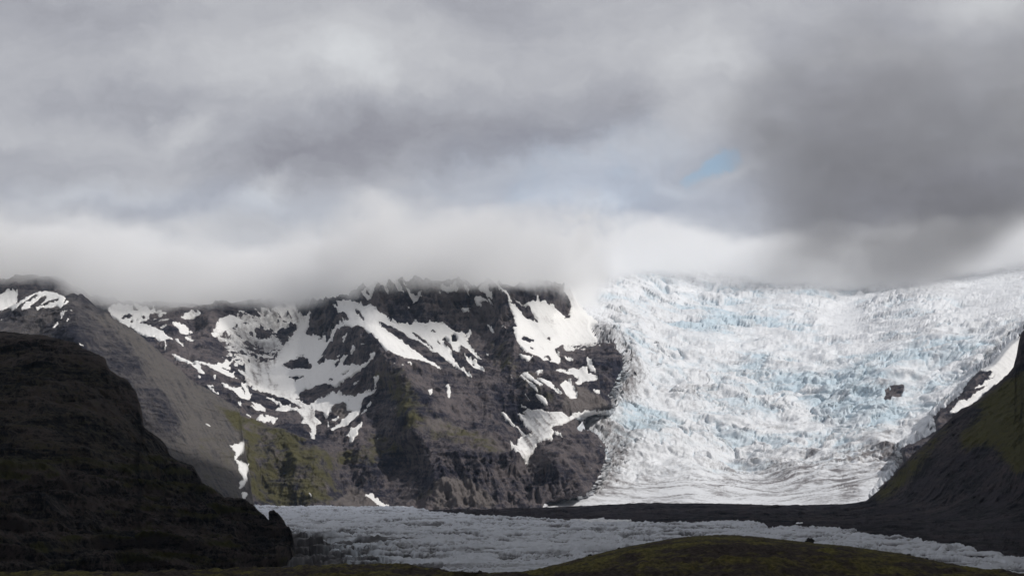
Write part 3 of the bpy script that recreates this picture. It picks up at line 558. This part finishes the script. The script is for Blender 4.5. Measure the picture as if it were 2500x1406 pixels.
def rdet(Pp, a, b):
    s = sample(gauss(rms, 2.5), a, b)
    talus = sstep(200, 330, a) * (.6 - .6 * sample(crag0, a, b))
    return rock_detail(Pp, .9, .7 * (1 - talus), 1.1) * (1 - .85 * sstep(.2, .8, s)) * (.75 - talus * .55)
Pr, rpx, rpy, rt = sheet(cols, np.full(cols.shape, 1262.), sil, 330, RDF, rdet)
dark_side = sstep(175, 120, rpx) * sstep(600, 700, rpy)
crag = gauss(np.maximum(raster([[(150,820),(200,790),(270,810),(330,880),(360,960),(350,1060),(300,1000),(240,880)],[(330,930),(390,960),(420,1010),(440,1060),(380,1060),(340,1020)]]), raster([[(160,715),(200,715),(260,770),(200,775),(160,760)]])), 12)
gul = fbm((rpx - .55 * rpy) / 7, (rpx + rpy) / 120, 0 * rpx, 4, .6)
rs_ = np.clip(sstep(150, 220, rpx + (rpy - 800) * .2) * (.62 - .75 * sample(crag, rpx, rpy)) + .5 * gul, 0, 1)
rmoss = gauss(raster([[(470,1060),(560,1060),(620,1240),(560,1262),(500,1200)]]) * .42 + raster([[(540,1000),(600,1010),(600,1060),(570,1050)], [(500,980),(560,1000),(540,1010)]]), 8)
scr_m = rock_material('grey_scree_ridge', (.022, .023, .035), (.126, .116, .116), (.088, .082, .040), (.132, .122, .116), 4.5, 1.0)
ridge = grid_mesh('mountain_ridge', Pr, scr_m, dict(moss=sample(rmoss, rpx, rpy), scree=rs_), kind='structure', label='grey scree ridge with a snow dome on its summit, running down to the right')
w1, w2 = warp(rpx, rpy)
mr = sample(rms, w1, w2)
mr[331:] = mr[330:331] * 1
Nr = normals(Pr)
kk = cells(mr > .42)
rsnow = grid_mesh('snow', Pr + np.array([0, -.6, .8]) * np.clip((mr - .5) * 14, -6, 3)[..., None], snow_m, dict(blue=0 * mr, dirt=.1 + 0 * mr), keep=kk, smooth=True, kind='stuff', label='snow dome and small snow patches on the grey scree ridge')

# ------------------------------------------------------------------ flat glacier tongue
def tongue_z(D): return ZC - 72 + 27 * sstep(1500, 4600, D)
tp, tt = np.meshgrid(np.arange(560, 2640, 2.0), np.linspace(0, 1, 430))
tD = 1480 * (5300 / 1480.) ** tt
tx = (tp - 1250) / F * tD
txw = tx + fbm(tx / 200, tD / 200, 0 * tx, 3) * 150; tyw = tD + fbm(tx / 180 + 30, tD / 180, 0 * tx, 3) * 150
hump = fbm(tx / 420, tD / 300, 0 * tx, 3)
rt1 = fbm(txw / 85 + tyw / 300, tyw / 110, 0 * tx, 5, .6, True)
rt2 = fbm(txw / 24 - tyw / 160, tyw / 48, 3 + 0 * tx, 4, .6, True)
leftz = sstep(1130, 800, tp + (tD - 2000) * .12) * sstep(3100, 2300, tD)
wv1, wv2, wc = worley(txw / 30, tyw / 62, 5)
rt3 = fbm(txw / 8, tyw / 9, 6 + 0 * tx, 3, .6)
dk = fbm(txw / 34 + tyw / 200, tyw / 260, 7 + 0 * tx, 5, .65)
th_ = rt1 * 7 + rt2 * 4.5 + rt3 * 1.6 + hump * 12 + leftz * ((wc - .5) * 24 - 8 * sstep(.25, 0, wv2 - wv1) - 6)
LLa = np.array([(1016,1249),(1060,1256),(1110,1261),(1180,1267),(1265,1271),(1400,1275),(1480,1281),(1540,1284),(1640,1285),(1740,1282),(1840,1285),(1880,1295),(1960,1292),(2040,1298),(2100,1315),(2180,1322),(2260,1332),(2340,1345),(2420,1358),(2500,1366),(2640,1385)], float)
tpy = YH + (ZC - tongue_z(tD)) / tD * F
lineq = np.interp(tp, LLa[:, 0], LLa[:, 1])
lineq = np.where(tp < 1016, 1246.5 - (1016 - tp) * .012, lineq)
under = sstep(-1.5, -7, tpy - lineq) * (tp > 1010)
th_ = th_ * (1 - .0 * under) - 42 * under
Pt = np.stack([tx, tD, tongue_z(tD) + th_], -1)
tdirt = np.clip(.02 + .50 * sstep(.48, .12, rt1) + .50 * sstep(.42, .05, rt2) + 1.3 * np.maximum(0, dk - .03) + .35 * np.maximum(0, fbm(txw / 160, tyw / 60, 0 * tx, 5, .6)) + leftz * (.30 + .5 * perlin(tx / 60, tD / 60, 0 * tx)) + .65 * leftz * sstep(870, 740, tp) * sstep(2700, 2200, tD), 0, .95)
tong_m = ice_material('tongue_ice', (.70, .73, .79), (.44, .57, .66), (.06, .057, .060), 3.0, .6, .7, .12)
tong = grid_mesh('glacier_tongue', Pt, tong_m, dict(blue=leftz * .3 + .1, dirt=tdirt), kind='structure', label='flat grey wrinkled glacier tongue across the valley floor')

# ------------------------------------------------------------------ right hill running out into a dark moraine
cols = np.concatenate([np.arange(1016, 2100, 2.4), np.arange(2100, 2640, 1.7)])
SS = [(1016,1250),(1030,1246),(1060,1244.5),(1100,1243.5),(1200,1243),(1290,1240),(1330,1238),(1400,1235),(1480,1232),(1560,1228.5),(1700,1228),(1800,1229.5),(1900,1232),(2000,1231),(2080,1228),(2114,1222),(2143,1199),(2172,1170),(2192,1147),(2227,1110),(2273,1069),(2310,1032),(2346,998),(2367,991),(2392,975),(2423,947),(2456,919),(2474,896),(2479,875),(2489,856),(2491,818),(2494,812),(2520,790),(2640,690)]
LL = [(1016,1251),(1060,1256),(1110,1261),(1180,1267),(1265,1271),(1400,1274),(1480,1281),(1540,1284),(1640,1285),(1740,1282),(1840,1285),(1880,1295),(1960,1292),(2040,1298),(2100,1315),(2180,1322),(2260,1332),(2340,1345),(2420,1358),(2500,1366),(2640,1385)]
HB = [(1016,1248),(2114,1226),(2200,1243),(2300,1262),(2400,1280),(2500,1296),(2640,1320)]
lp = np.array(LL)
pts = []
for a, b in LL: pts.append((a, b, -(ZC - 66 - ZC) / max((b - YH) / F, 1e-3) if False else 0))
def tongueD(py_):
    D_ = np.full(np.shape(py_), 3000.)
    for _ in range(30): D_ = (ZC - tongue_z(D_) - 1) / ((py_ - YH) / F)
    return D_
pts = [(a, b, float(tongueD(b))) for a, b in LL[::2]] + [(1016,1240,4900),(1200,1240,4700),(1400,1233,4900),(1600,1226,4800),(1800,1226,4600),(2000,1230,4500),(2114,1222,4350),(2200,1240,3900),(2300,1262,3500),(2400,1280,3150),(2500,1296,2900),(2640,1320,2700),
  (2200,1140,4250),(2280,1062,4250),(2350,998,4280),(2423,947,4250),(2480,875,4300),(2500,810,4350),(2640,690,4500),(2300,1180,3850),(2400,1150,3700),(2400,1050,3950),(2500,1150,3400),(2500,1000,3900),(2640,1100,3300),(2640,900,3900),(2450,1030,3830),(2250,1120,4120)]
SDF = Field([(a, b * 2.2, c) for a, b, c in pts], c=20.)
SD = lambda a, b: np.maximum(SDF(a, b * 2.2), 1500)
sil = skyline(SS, cols, .8, 14, 21)
low = np.interp(cols, lp[:, 0], lp[:, 1]) + 2.5 + 1.5 * perlin(cols / 17., 0 * cols, 0 * cols) + 3.5 * fbm(cols / 30., 5 + 0 * cols, 0 * cols, 4, .7)
def sdet(Pp, a, b):
    hb = np.interp(a, *np.array(HB).T)
    hill = sstep(6, -30, b - hb)
    xx, yy, zz = Pp[..., 0], Pp[..., 1], Pp[..., 2]
    return rock_detail(Pp, .6, 1., .8) * hill * .85 + (1 - hill) * (fbm(xx / 60, yy / 60, zz / 30, 5, .6) * 26 + fbm(xx / 300, yy / 120, zz / 200, 3) * 25)
Ph, hpx, hpy, ht = sheet(cols, low + 6, sil, 300, SD, sdet, back=10, bstep=30, edge=.04)
hb = np.interp(hpx, *np.array(HB).T)
hillm = sstep(6, -30, hpy - hb)
hm = gauss(raster([[(2114,1222),(2200,1140),(2310,1032),(2330,1040),(2220,1180),(2150,1235)], [(2330,1010),(2500,900),(2640,800),(2640,1150),(2480,1150),(2420,1090),(2340,1110),(2330,1060),(2400,1010),(2380,1000)], [(2420,1100),(2500,1080),(2500,1180),(2450,1140)]]), 14)
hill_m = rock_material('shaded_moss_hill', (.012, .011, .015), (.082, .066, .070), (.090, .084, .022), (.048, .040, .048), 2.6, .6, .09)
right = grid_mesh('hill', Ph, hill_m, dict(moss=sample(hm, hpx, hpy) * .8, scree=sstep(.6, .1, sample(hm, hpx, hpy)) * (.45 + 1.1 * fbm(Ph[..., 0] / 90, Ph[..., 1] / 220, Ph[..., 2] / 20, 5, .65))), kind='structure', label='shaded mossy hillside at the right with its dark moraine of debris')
# strip of snow along the moraine foot, whiter than the old snow
strip_poly = [(1395,1272),(1420,1271),(1470,1267),(1480,1265),(1470,1270.5),(1520,1269),(1543,1268.5),(1525,1275),(1540,1282),(1480,1281),(1400,1275)]

white_m = ice_material('white_snow', (.93, .94, .96), (.6, .7, .8), (.5, .5, .5), 4.0, .7)
sraster = gauss(raster([[(1385,1271),(1400,1271.5),(1440,1269),(1479,1265),(1472,1270),(1500,1270),(1544,1268.5),(1530,1274),(1520,1280),(1548,1284),(1480,1283),(1400,1276)], [(1940,1277),(1962,1279),(1958,1280.5),(1945,1280)]]), .9)
w1, w2 = warp(hpx, hpy, .6)
ms2 = sample(sraster, w1, w2); ms2[300:] = 0
strip = grid_mesh('snow', Ph + np.array([0, -.3, .9]) * np.clip((ms2 - .38) * 14, -5, 4)[..., None], white_m, dict(blue=0 * ms2, dirt=.02 + 0 * ms2), keep=cells(ms2 > .25), smooth=True, kind='stuff', label='thin white snow strip along the foot of the dark moraine')

# ------------------------------------------------------------------ dark hill at the left
cols = np.concatenate([np.arange(-130, 640, 1.9), np.arange(640, 740, .9)])
LS = [(-130,800),(0,810),(51,813),(84,817),(107,819),(143,829),(179,836),(202,850),(223,859),(243,868),(259,877),(262,893),(271,906),(297,922),(312,927),(323,945),(333,957),(340,980),(346,998),(348,1030),(351,1043),(367,1055),(390,1070),(404,1084),(411,1098),(414,1110),(433,1124),(450,1130),(468,1136),(474,1142),(485,1159),(498,1185),(515,1194),(534,1205),(550,1214),(566,1219),(595,1225),(604,1235),(615,1243),(640,1258),(658,1274),(664,1266),(678,1263),(688,1266),(694,1272),(700,1285),(713,1299),(716,1310),(718,1323),(720,1347),(722,1366),(724,1392),(740,1420)]
LDF = Field([(-130,800,2700),(0,810,2650),(260,880,2500),(340,980,2420),(414,1110,2330),(498,1185,2250),(615,1243,2160),(660,1270,2100),(700,1285,1980),(720,1340,1860),(724,1400,1800),(740,1420,1790),(-130,1430,1450),(200,1430,1500),(400,1430,1550),(600,1430,1640),(700,1430,1740),(0,1100,2010),(200,1100,2080),(350,1150,2120),(0,1250,1800),(300,1280,1850),(500,1300,1880),(600,1330,1850),(650,1340,1830),(100,950,2280),(580,1380,1720),(300,1380,1640),(0,1370,1560),(690,1330,1880)], c=20.)
sil = skyline(LS, cols, 2.0, 8, 41)
def ldet(Pp, a, b):
    xx, yy, zz = Pp[..., 0], Pp[..., 1], Pp[..., 2]
    cliff = sstep(1080, 1190, b)
    zq = zz / 21 + perlin(xx / 120, yy / 120, zz / 50) * .9 + xx * .0006
    fr = zq - np.floor(zq)
    ledge = (sstep(0, .22, fr) - fr) * 24 * (1 + 1.5 * perlin(xx / 50, yy / 50, zz / 80))
    col_ = fbm(xx / 9, yy / 30, zz / 60, 4, .6, True) * 4.5
    return rock_detail(Pp, .38, .7, .2) * 1.3 + (ledge * 1.3 + col_ * 1.3) * (.16 + .84 * cliff)
Pl, lpx, lpy, lt = sheet(cols, np.full(cols.shape, 1430.), sil, 400, LDF, ldet, back=12, bstep=14)
zq_ = Pl[..., 2] / 21 + perlin(Pl[..., 0] / 120, Pl[..., 1] / 120, Pl[..., 2] / 50) * .9 + Pl[..., 0] * .0006
ledgetop = sstep(.3, .55, zq_ - np.floor(zq_)) * (.6 + perlin(Pl[..., 0] / 40, Pl[..., 1] / 40, Pl[..., 2] / 9))  # moss weight on ledge tops, putting their sky light into the colour
lm = gauss(raster([[(-130,800),(250,870),(340,1000),(420,1110),(500,1190),(400,1200),(200,1180),(-130,1190)], [(300,1150),(520,1200),(640,1260),(660,1300),(500,1280),(350,1230)], [(100,1330),(700,1340),(700,1390),(100,1380)]]), 18)
bandm = .5 + .5 * np.sin(lpy / 9.)
left_m = rock_material('shaded_cliff_hill', (.006, .006, .0075), (.100, .080, .072), (.062, .060, .020), (.060, .051, .052), 1.5, .9, .085)  # dark bands are basalt strata plus crevice shade put into the colour
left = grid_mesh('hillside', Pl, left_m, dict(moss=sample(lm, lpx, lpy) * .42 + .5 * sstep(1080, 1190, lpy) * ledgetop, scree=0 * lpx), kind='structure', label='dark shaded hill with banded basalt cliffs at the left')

# ------------------------------------------------------------------ mossy ground in front
cols = np.arange(-200, 2720, 2.6)
FS = [(-200,1412),(0,1408),(110,1404),(173,1398),(240,1397),(289,1400),(404,1397),(500,1394),(577,1390),(701,1388),(760,1384),(831,1378),(889,1377),(975,1375.5),(1004,1378),(1062,1393),(1105,1401),(1134,1402),(1200,1400),(1272,1396),(1344,1381),(1431,1358),(1518,1336),(1604,1320),(1650,1312),(1691,1308),(1749,1304.5),(1790,1305),(1835,1308),(1947,1320),(1990,1325),(2060,1331),(2120,1339),(2207,1351),(2293,1370),(2409,1390),(2495,1404),(2720,1440)]
sil = skyline(FS, cols, 1.5, 16, 61)
Dc = 560 + 420 * sstep(1180, 1080, cols)
kn = np.array([(2.5, -.62), (12, -.16), (60, -.085), (170, -.062), (300, -.0505), (420, -.0445)])
R_ = 480; ft = np.linspace(0, 1, R_)[:, None]
fD = 2.5 * (Dc[None, :] / 2.5) ** (ft ** .55)
vs = (YH - sil) / F
v = np.interp(np.log(fD), np.log(kn[:, 0]), kn[:, 1])
tt_ = sstep(0, 1, (np.log(fD) - math.log(190)) / (np.log(Dc)[None, :] - math.log(190)))
v = np.minimum(v, -.0445) * (1 - tt_) + vs[None, :] * tt_
fx_ = (cols[None, :] - 1250) / F * fD
fz = ZC + v * fD
amp = sstep(0, .18, 1 - ft) * np.clip(fD / 260, 0, 1)
fz = fz + amp * (fbm(fx_ / 42, fD / 42, 0 * fD, 5, .55) * 3.2 + fbm(fx_ / 9, fD / 11, 0 * fD, 4, .6) * 2.0 + fbm(fx_ / 2.6, fD / 5, 0 * fD, 3, .6) * .75)
Pf = np.stack([fx_, fD + 0 * fx_, fz], -1)
ext = []
for k in range(1, 16):
    e = Pf[-1].copy(); e[:, 1] += 12 * k * (1 + .25 * k); e[:, 2] -= 3.2 * k * (1 + .2 * k); ext.append(e)
Pf = np.concatenate([Pf, np.array(ext)], 0)
def ground_material():
    m, t, b = mat_new('moss_heath'); co = objco(t)
    n0 = noise(t, mapping(t, co, scale=(1, 1, 2)), 1 / 30., 7, .65); n1 = noise(t, mapping(t, co, scale=(1, .3, 1)), 1 / 5., 7, .72); n2 = noise(t, mapping(t, co, scale=(1, .4, 1)), 1 / .9, 5, .7)
    f = M(t, 'ADD', M(t, 'MULTIPLY', n0, .55), M(t, 'MULTIPLY', n1, .45))
    c = mixc(t, mrange(t, f, .45, .53), (.095, .075, .064), (.175, .155, .055))
    c = mixc(t, mrange(t, f, .52, .60), c, (.26, .235, .065))
    c = mixc(t, mrange(t, n2, .35, .7), mixc(t, 1.0, c, (.35, .35, .38), 'MULTIPLY'), c)
    put(t, b.inputs['Base Color'], c); b.inputs['Roughness'].default_value = 1.0; b.inputs['Specular IOR Level'].default_value = .1
    bump(t, b, M(t, 'ADD', n1, n2), 1.0, .9)
    return m
gm = ground_material()
fore = grid_mesh('foreground_hill', Pf, gm, kind='structure', smooth=True, label='low mossy rise across the foreground')
# valley floor to the horizon
gx = np.array([-60000, -9000, -3000, 0, 3000, 9000, 60000.]); gy = np.array([-30000, -3000, 0, 1200, 3000, 12000, 60000.])
GX, GY = np.meshgrid(gx, gy)
base = grid_mesh('ground', np.stack([GX, GY, 0 * GX - 20], -1), gm, kind='structure', label='dark valley floor reaching the horizon')
# ground the viewer stands on, behind the camera
# ------------------------------------------------------------------ rocks that can be told apart
import bmesh
def boulder(name, loc, size, seed, mat, label, flat=.75, group=None):
    bm = bmesh.new(); bmesh.ops.create_icosphere(bm, subdivisions=4, radius=1)
    co = np.array([v_.co[:] for v_ in bm.verts])
    n = fbm(co[:, 0] * 1.1 + seed, co[:, 1] * 1.1, co[:, 2] * 1.1, 4, .6) * .75
    w_ = np.round(co * 1.6 + .35 * np.sin(seed + co[:, [1, 2, 0]] * 2)) / 1.6
    co = (co * .7 + w_ * .3) * (1 + n[:, None])
    for v_, c in zip(bm.verts, co): v_.co = (c[0] * size[0], c[1] * size[1], c[2] * size[2])
    me = bpy.data.meshes.new(name); bm.to_mesh(me); bm.free(); me.materials.append(mat)
    o = bpy.data.objects.new(name, me); C.collection.objects.link(o); o.location = loc
    o['label'] = label; o['category'] = 'rock'
    if group: o['group'] = group
    return o
def boulder_mat():
    m, t, b = mat_new('dark_boulder'); co = objco(t)
    n = noise(t, co, 1.2, 6, .65)
    put(t, b.inputs['Base Color'], mixc(t, n, (.006, .006, .008), (.028, .025, .025))); b.inputs['Roughness'].default_value = .95
    bump(t, b, n, .3, .8); return m
bmt = boulder_mat()
def crest(pxx):
    i = int(np.argmin(abs(cols - pxx))); return Pf[R_ - 1, i]
c_ = crest(1975)
boulder('boulder', (c_[0], c_[1] - 1, c_[2] + .35), (1.25, 1.2, .95), 12.2, bmt, 'dark rounded boulder on the crest of the mossy rise')

for pxx, r_, sd_, lab in ((2219, .42, 4.1, 'small dark stone on the crest, right of the rounded boulder'), (2263, .34, 5.3, 'tiny dark stone lowest on the right shoulder of the mossy rise'), (1440, .45, 6.7, 'small dark stone low on the left shoulder of the mossy rise'), (1511, .36, 7.9, 'small dark stone higher up the left shoulder of the mossy rise')):
    c_ = crest(pxx); boulder('stone', (c_[0], c_[1] - .5, c_[2] + r_ * .2), (r_ * 1.3, r_, r_ * .8), sd_, bmt, lab, group='small stones along the crest of the mossy rise')
for pxx, pyy, r_, sd_, lab in ((1831, 1289.5, 4.2, 3.7, 'low dark rock heap standing on the ice by the moraine foot'), (1858, 1290.5, 2.6, 9.4, 'smaller dark rock right beside the heap on the ice')):
    dd = float(tongueD(pyy)); boulder('rock', ((pxx - 1250) / F * dd, dd, ZC - (pyy - YH) / F * dd + r_ * .35), (r_ * 1.7, r_, r_ * .75), sd_, bmt, lab)
# ------------------------------------------------------------------ cloud bank resting on the summits
CL = [tuple(q) for q in CLN]
def far_point(a, b):
    i = int(np.clip(round((b - 630) / 1.55), 0, py.shape[0] - 1)); j = int(np.clip(round((a + 130) / 1.9), 0, px.shape[1] - 1))
    return P[i, j] if -130 <= a <= 2640 else unproject(np.float64(a), np.float64(b), D[i, j])
cp = np.array([far_point(a, b) for a, b in CL])
CX0, CX1 = -3400., 4600.
def fcurve(t, fac, xs, ys_, lo, hi):
    n = nd(t, 'ShaderNodeFloatCurve'); c = n.mapping.curves[0]
    pts_ = [(min(max((a - CX0) / (CX1 - CX0), 0), 1), (b - lo) / (hi - lo)) for a, b in zip(xs, ys_)]
    pts_ = [(0, pts_[0][1])] + pts_ + [(1, pts_[-1][1])]
    c.points[0].location = pts_[0]; c.points[1].location = pts_[-1]
    for q in pts_[1:-1]: c.points.new(*q)
    for q in c.points: q.handle_type = 'AUTO'
    n.mapping.update(); put(t, n.inputs['Value'], fac)
    return M(t, 'MULTIPLY_ADD', n.outputs[0], hi - lo, lo)
def box(name, a, b, mat, kind, label):
    me = bpy.data.meshes.new(name)
    vs_ = [(x_, y_, z_) for x_ in (a[0], b[0]) for y_ in (a[1], b[1]) for z_ in (a[2], b[2])]
    me.from_pydata(vs_, [], [(0, 1, 3, 2), (4, 6, 7, 5), (0, 4, 5, 1), (2, 3, 7, 6), (0, 2, 6, 4), (1, 5, 7, 3)]); me.materials.append(mat)
    o = bpy.data.objects.new(name, me); C.collection.objects.link(o); o['kind'] = kind; o['label'] = label
    return o
def vol_mat(name, color, aniso=0.0):
    m = bpy.data.materials.new(name); m.use_nodes = True; t = m.node_tree; t.nodes.clear()
    v_ = nd(t, 'ShaderNodeVolumePrincipled'); o = nd(t, 'ShaderNodeOutputMaterial'); t.links.new(v_.outputs[0], o.inputs['Volume'])
    v_.inputs['Color'].default_value = (*color, 1); v_.inputs['Anisotropy'].default_value = aniso
    return m, t, v_
m, t, v_ = vol_mat('cloud_bank_vapour', (.988, .992, 1.0))
co = objco(t); sp = nd(t, 'ShaderNodeSeparateXYZ'); put(t, sp.inputs[0], co); X_, Y_, Z_ = sp.outputs
fx = mrange(t, M(t, 'ADD', X_, M(t, 'MULTIPLY', M(t, 'SUBTRACT', noise(t, mapping(t, co, (9, 4, 2)), 1 / 240., 5, .65), .5), 600)), CX0, CX1, 0, 1, False)
cp = np.array(list(cp[cp[:, 0] < 190]) + [(222, 6450, 805), (300, 7200, 893), (380, 7900, 972)] + [q for q in cp if q[0] > 190 and q[1] > 7600])
zb = fcurve(t, fx, cp[:, 0], cp[:, 2], 500, 1600)
yf = fcurve(t, fx, cp[:, 0], cp[:, 1], 5000, 11000)
nz = noise(t, mapping(t, co, scale=(1, 1, 1.6)), 1 / 420., 5, .58)
nzc = M(t, 'SUBTRACT', nz, .5)
nf = M(t, 'SUBTRACT', noise(t, mapping(t, co, scale=(1, 1, 1.8)), 1 / 110., 4, .6), .5)
hz = M(t, 'SUBTRACT', M(t, 'ADD', Z_, M(t, 'ADD', M(t, 'MULTIPLY', nzc, 170), M(t, 'MULTIPLY', nf, 70))), zb)
low_ = mrange(t, hz, -25, 60)
top_ = mrange(t, M(t, 'ADD', hz, M(t, 'MULTIPLY', nzc, 420)), 60, 300, 1, 0)
fr_ = mrange(t, M(t, 'SUBTRACT', M(t, 'ADD', Y_, M(t, 'MULTIPLY', nzc, 600)), yf), -430, -130)
put(t, v_.inputs['Density'], M(t, 'MULTIPLY', M(t, 'MULTIPLY', low_, top_), M(t, 'MULTIPLY', fr_, .017)))
bank = box('clouds', (CX0, 5200, 560), (CX1, 10800, 2100), m, 'stuff', 'soft grey cloud bank hiding the mountain summits')
C.cycles.volume_step_rate = 1.0
C.cycles.volume_max_steps = 128
# ------------------------------------------------------------------ unseen cloud deck added overhead to keep the near valley in shade
def deck(name, x0, x1, y0, y1, zc_, thick, dens, seed, soft):
    nx, ny = 90, 90
    gx, gy = np.meshgrid(np.linspace(x0, x1, nx), np.linspace(y0, y1, ny))
    e = np.minimum(np.minimum(gx - x0, x1 - gx), np.minimum(gy - y0, y1 - gy))
    n = fbm(gx / 700 + seed, gy / 700, 0 * gx, 5, .55)
    mk = sstep(0, soft, e + n * soft * .8)
    mk[0] = mk[-1] = 0; mk[:, 0] = mk[:, -1] = 0
    top = zc_ + thick * mk * (.7 + .5 * n) + .5; bot = zc_ - thick * .5 * mk * (.8 + .5 * fbm(gx / 400, gy / 400 + seed, 0 * gx, 5, .55)) - .5
    V = np.concatenate([np.stack([gx, gy, top], -1).reshape(-1, 3), np.stack([gx, gy, bot], -1).reshape(-1, 3)])
    idx = np.arange(nx * ny).reshape(ny, nx); q = np.stack([idx[:-1, :-1], idx[:-1, 1:], idx[1:, 1:], idx[1:, :-1]], -1).reshape(-1, 4)
    fs = [tuple(a) for a in q] + [tuple(a[::-1] + nx * ny) for a in q]
    ring = list(idx[0]) + list(idx[1:, -1]) + list(idx[-1, -2::-1]) + list(idx[-2:0:-1, 0])
    for i in range(len(ring)):
        a, b = ring[i], ring[(i + 1) % len(ring)]; fs.append((b, a, a + nx * ny, b + nx * ny))
    me = bpy.data.meshes.new(name); me.from_pydata(V.tolist(), [], [tuple(int(i) for i in f) for f in fs])
    m, t, v_ = vol_mat(name + '_vapour', (.975, .983, .998), .2); v_.inputs['Density'].default_value = dens
    me.materials.append(m)
    o = bpy.data.objects.new(name, me); C.collection.objects.link(o); o['kind'] = 'stuff'; o['label'] = 'grey cloud layer added overhead, out of view, to shade the near valley'
    return o
deck('shade_cloud_deck', -2000, 5600, -3000, 4220, 1700, 260, .012, 3.3, 420)

# ------------------------------------------------------------------ nearer, darker cloud hanging at the right
m, t, v_ = vol_mat('dark_cloud_vapour', (.978, .973, .990))
co = objco(t); sp = nd(t, 'ShaderNodeSeparateXYZ'); put(t, sp.inputs[0], co); X_, Y_, Z_ = sp.outputs
nz = noise(t, mapping(t, co, scale=(1, 1, 1.5)), 1 / 300., 5, .58); nzc = M(t, 'SUBTRACT', nz, .5)
zz_ = M(t, 'ADD', Z_, M(t, 'MULTIPLY', nzc, 110))
xx_ = M(t, 'ADD', X_, M(t, 'ADD', M(t, 'MULTIPLY', nzc, 420), M(t, 'MULTIPLY', M(t, 'SUBTRACT', noise(t, mapping(t, co, (3, 5, 7)), 1 / 95., 5, .65), .5), 150)))
fx = mrange(t, X_, 200, 1500, 0, 1, False)
n = nd(t, 'ShaderNodeFloatCurve'); c = n.mapping.curves[0]
DY = 4200.
pts_ = [((a - 1250) / F * DY, ZC + (YH - b) / F * DY) for a, b in [(1750,640),(1830,672),(1900,690),(2000,697),(2150,692),(2280,684),(2340,668),(2400,630),(2450,580),(2520,520)]]
q_ = [((a - 200) / 1300., b / 1000.) for a, b in pts_]
q_ = [(0, q_[0][1])] + q_ + [(1, q_[-1][1])]
c.points[0].location = q_[0]; c.points[1].location = q_[-1]
for q in q_[1:-1]: c.points.new(*q)
n.mapping.update(); put(t, n.inputs['Value'], fx)
zb2 = M(t, 'MULTIPLY_ADD', n.outputs[0], 1000., -32.)
lo = mrange(t, M(t, 'SUBTRACT', zz_, zb2), -10, 90)
ez = nd(t, 'ShaderNodeFloatCurve'); c = ez.mapping.curves[0]
ep = [(500, 430), (600, 520), (705, 585), (790, 540), (900, 480), (960, 490), (1040, 560), (1200, 740), (1300, 820)]
ep = [((a - 480) / 1020., b / 1000.) for a, b in ep]; ep = [(0, ep[0][1])] + ep + [(1, .85)]
c.points[0].location = ep[0]; c.points[1].location = ep[-1]
for q in ep[1:-1]: c.points.new(*q)
ez.mapping.update(); put(t, ez.inputs['Value'], mrange(t, Z_, 480, 1500, 0, 1, False))
le = mrange(t, M(t, 'SUBTRACT', xx_, M(t, 'MULTIPLY', ez.outputs[0], 1000.)), -70, 110)
ends = M(t, 'MULTIPLY', mrange(t, M(t, 'ADD', Y_, M(t, 'MULTIPLY', nzc, 200)), 3700, 3950), mrange(t, Y_, 4450, 4690, 1, 0))
tops = mrange(t, M(t, 'ADD', Z_, M(t, 'MULTIPLY', nzc, 500)), 850, 1300, 1, 0)
put(t, v_.inputs['Density'], M(t, 'MULTIPLY', M(t, 'MULTIPLY', lo, le), M(t, 'MULTIPLY', M(t, 'MULTIPLY', ends, tops), M(t, 'MULTIPLY', mrange(t, noise(t, mapping(t, co, scale=(1, 1, 1.7)), 1 / 260., 5, .6), .35, .62), .0029))))
box('clouds', (250, 3600, 480), (2300, 4700, 1500), m, 'stuff', 'dark grey cloud hanging low over the right end of the icefall')

# ------------------------------------------------------------------ air between the viewer and the massif
m, t, v_ = vol_mat('valley_air', (.62, .78, 1.0)); v_.inputs['Density'].default_value = 1.25e-5
box('haze', (-9000, -1500, -320), (9500, 15000, 1500), m, 'stuff', 'thin bluish air filling the valley')
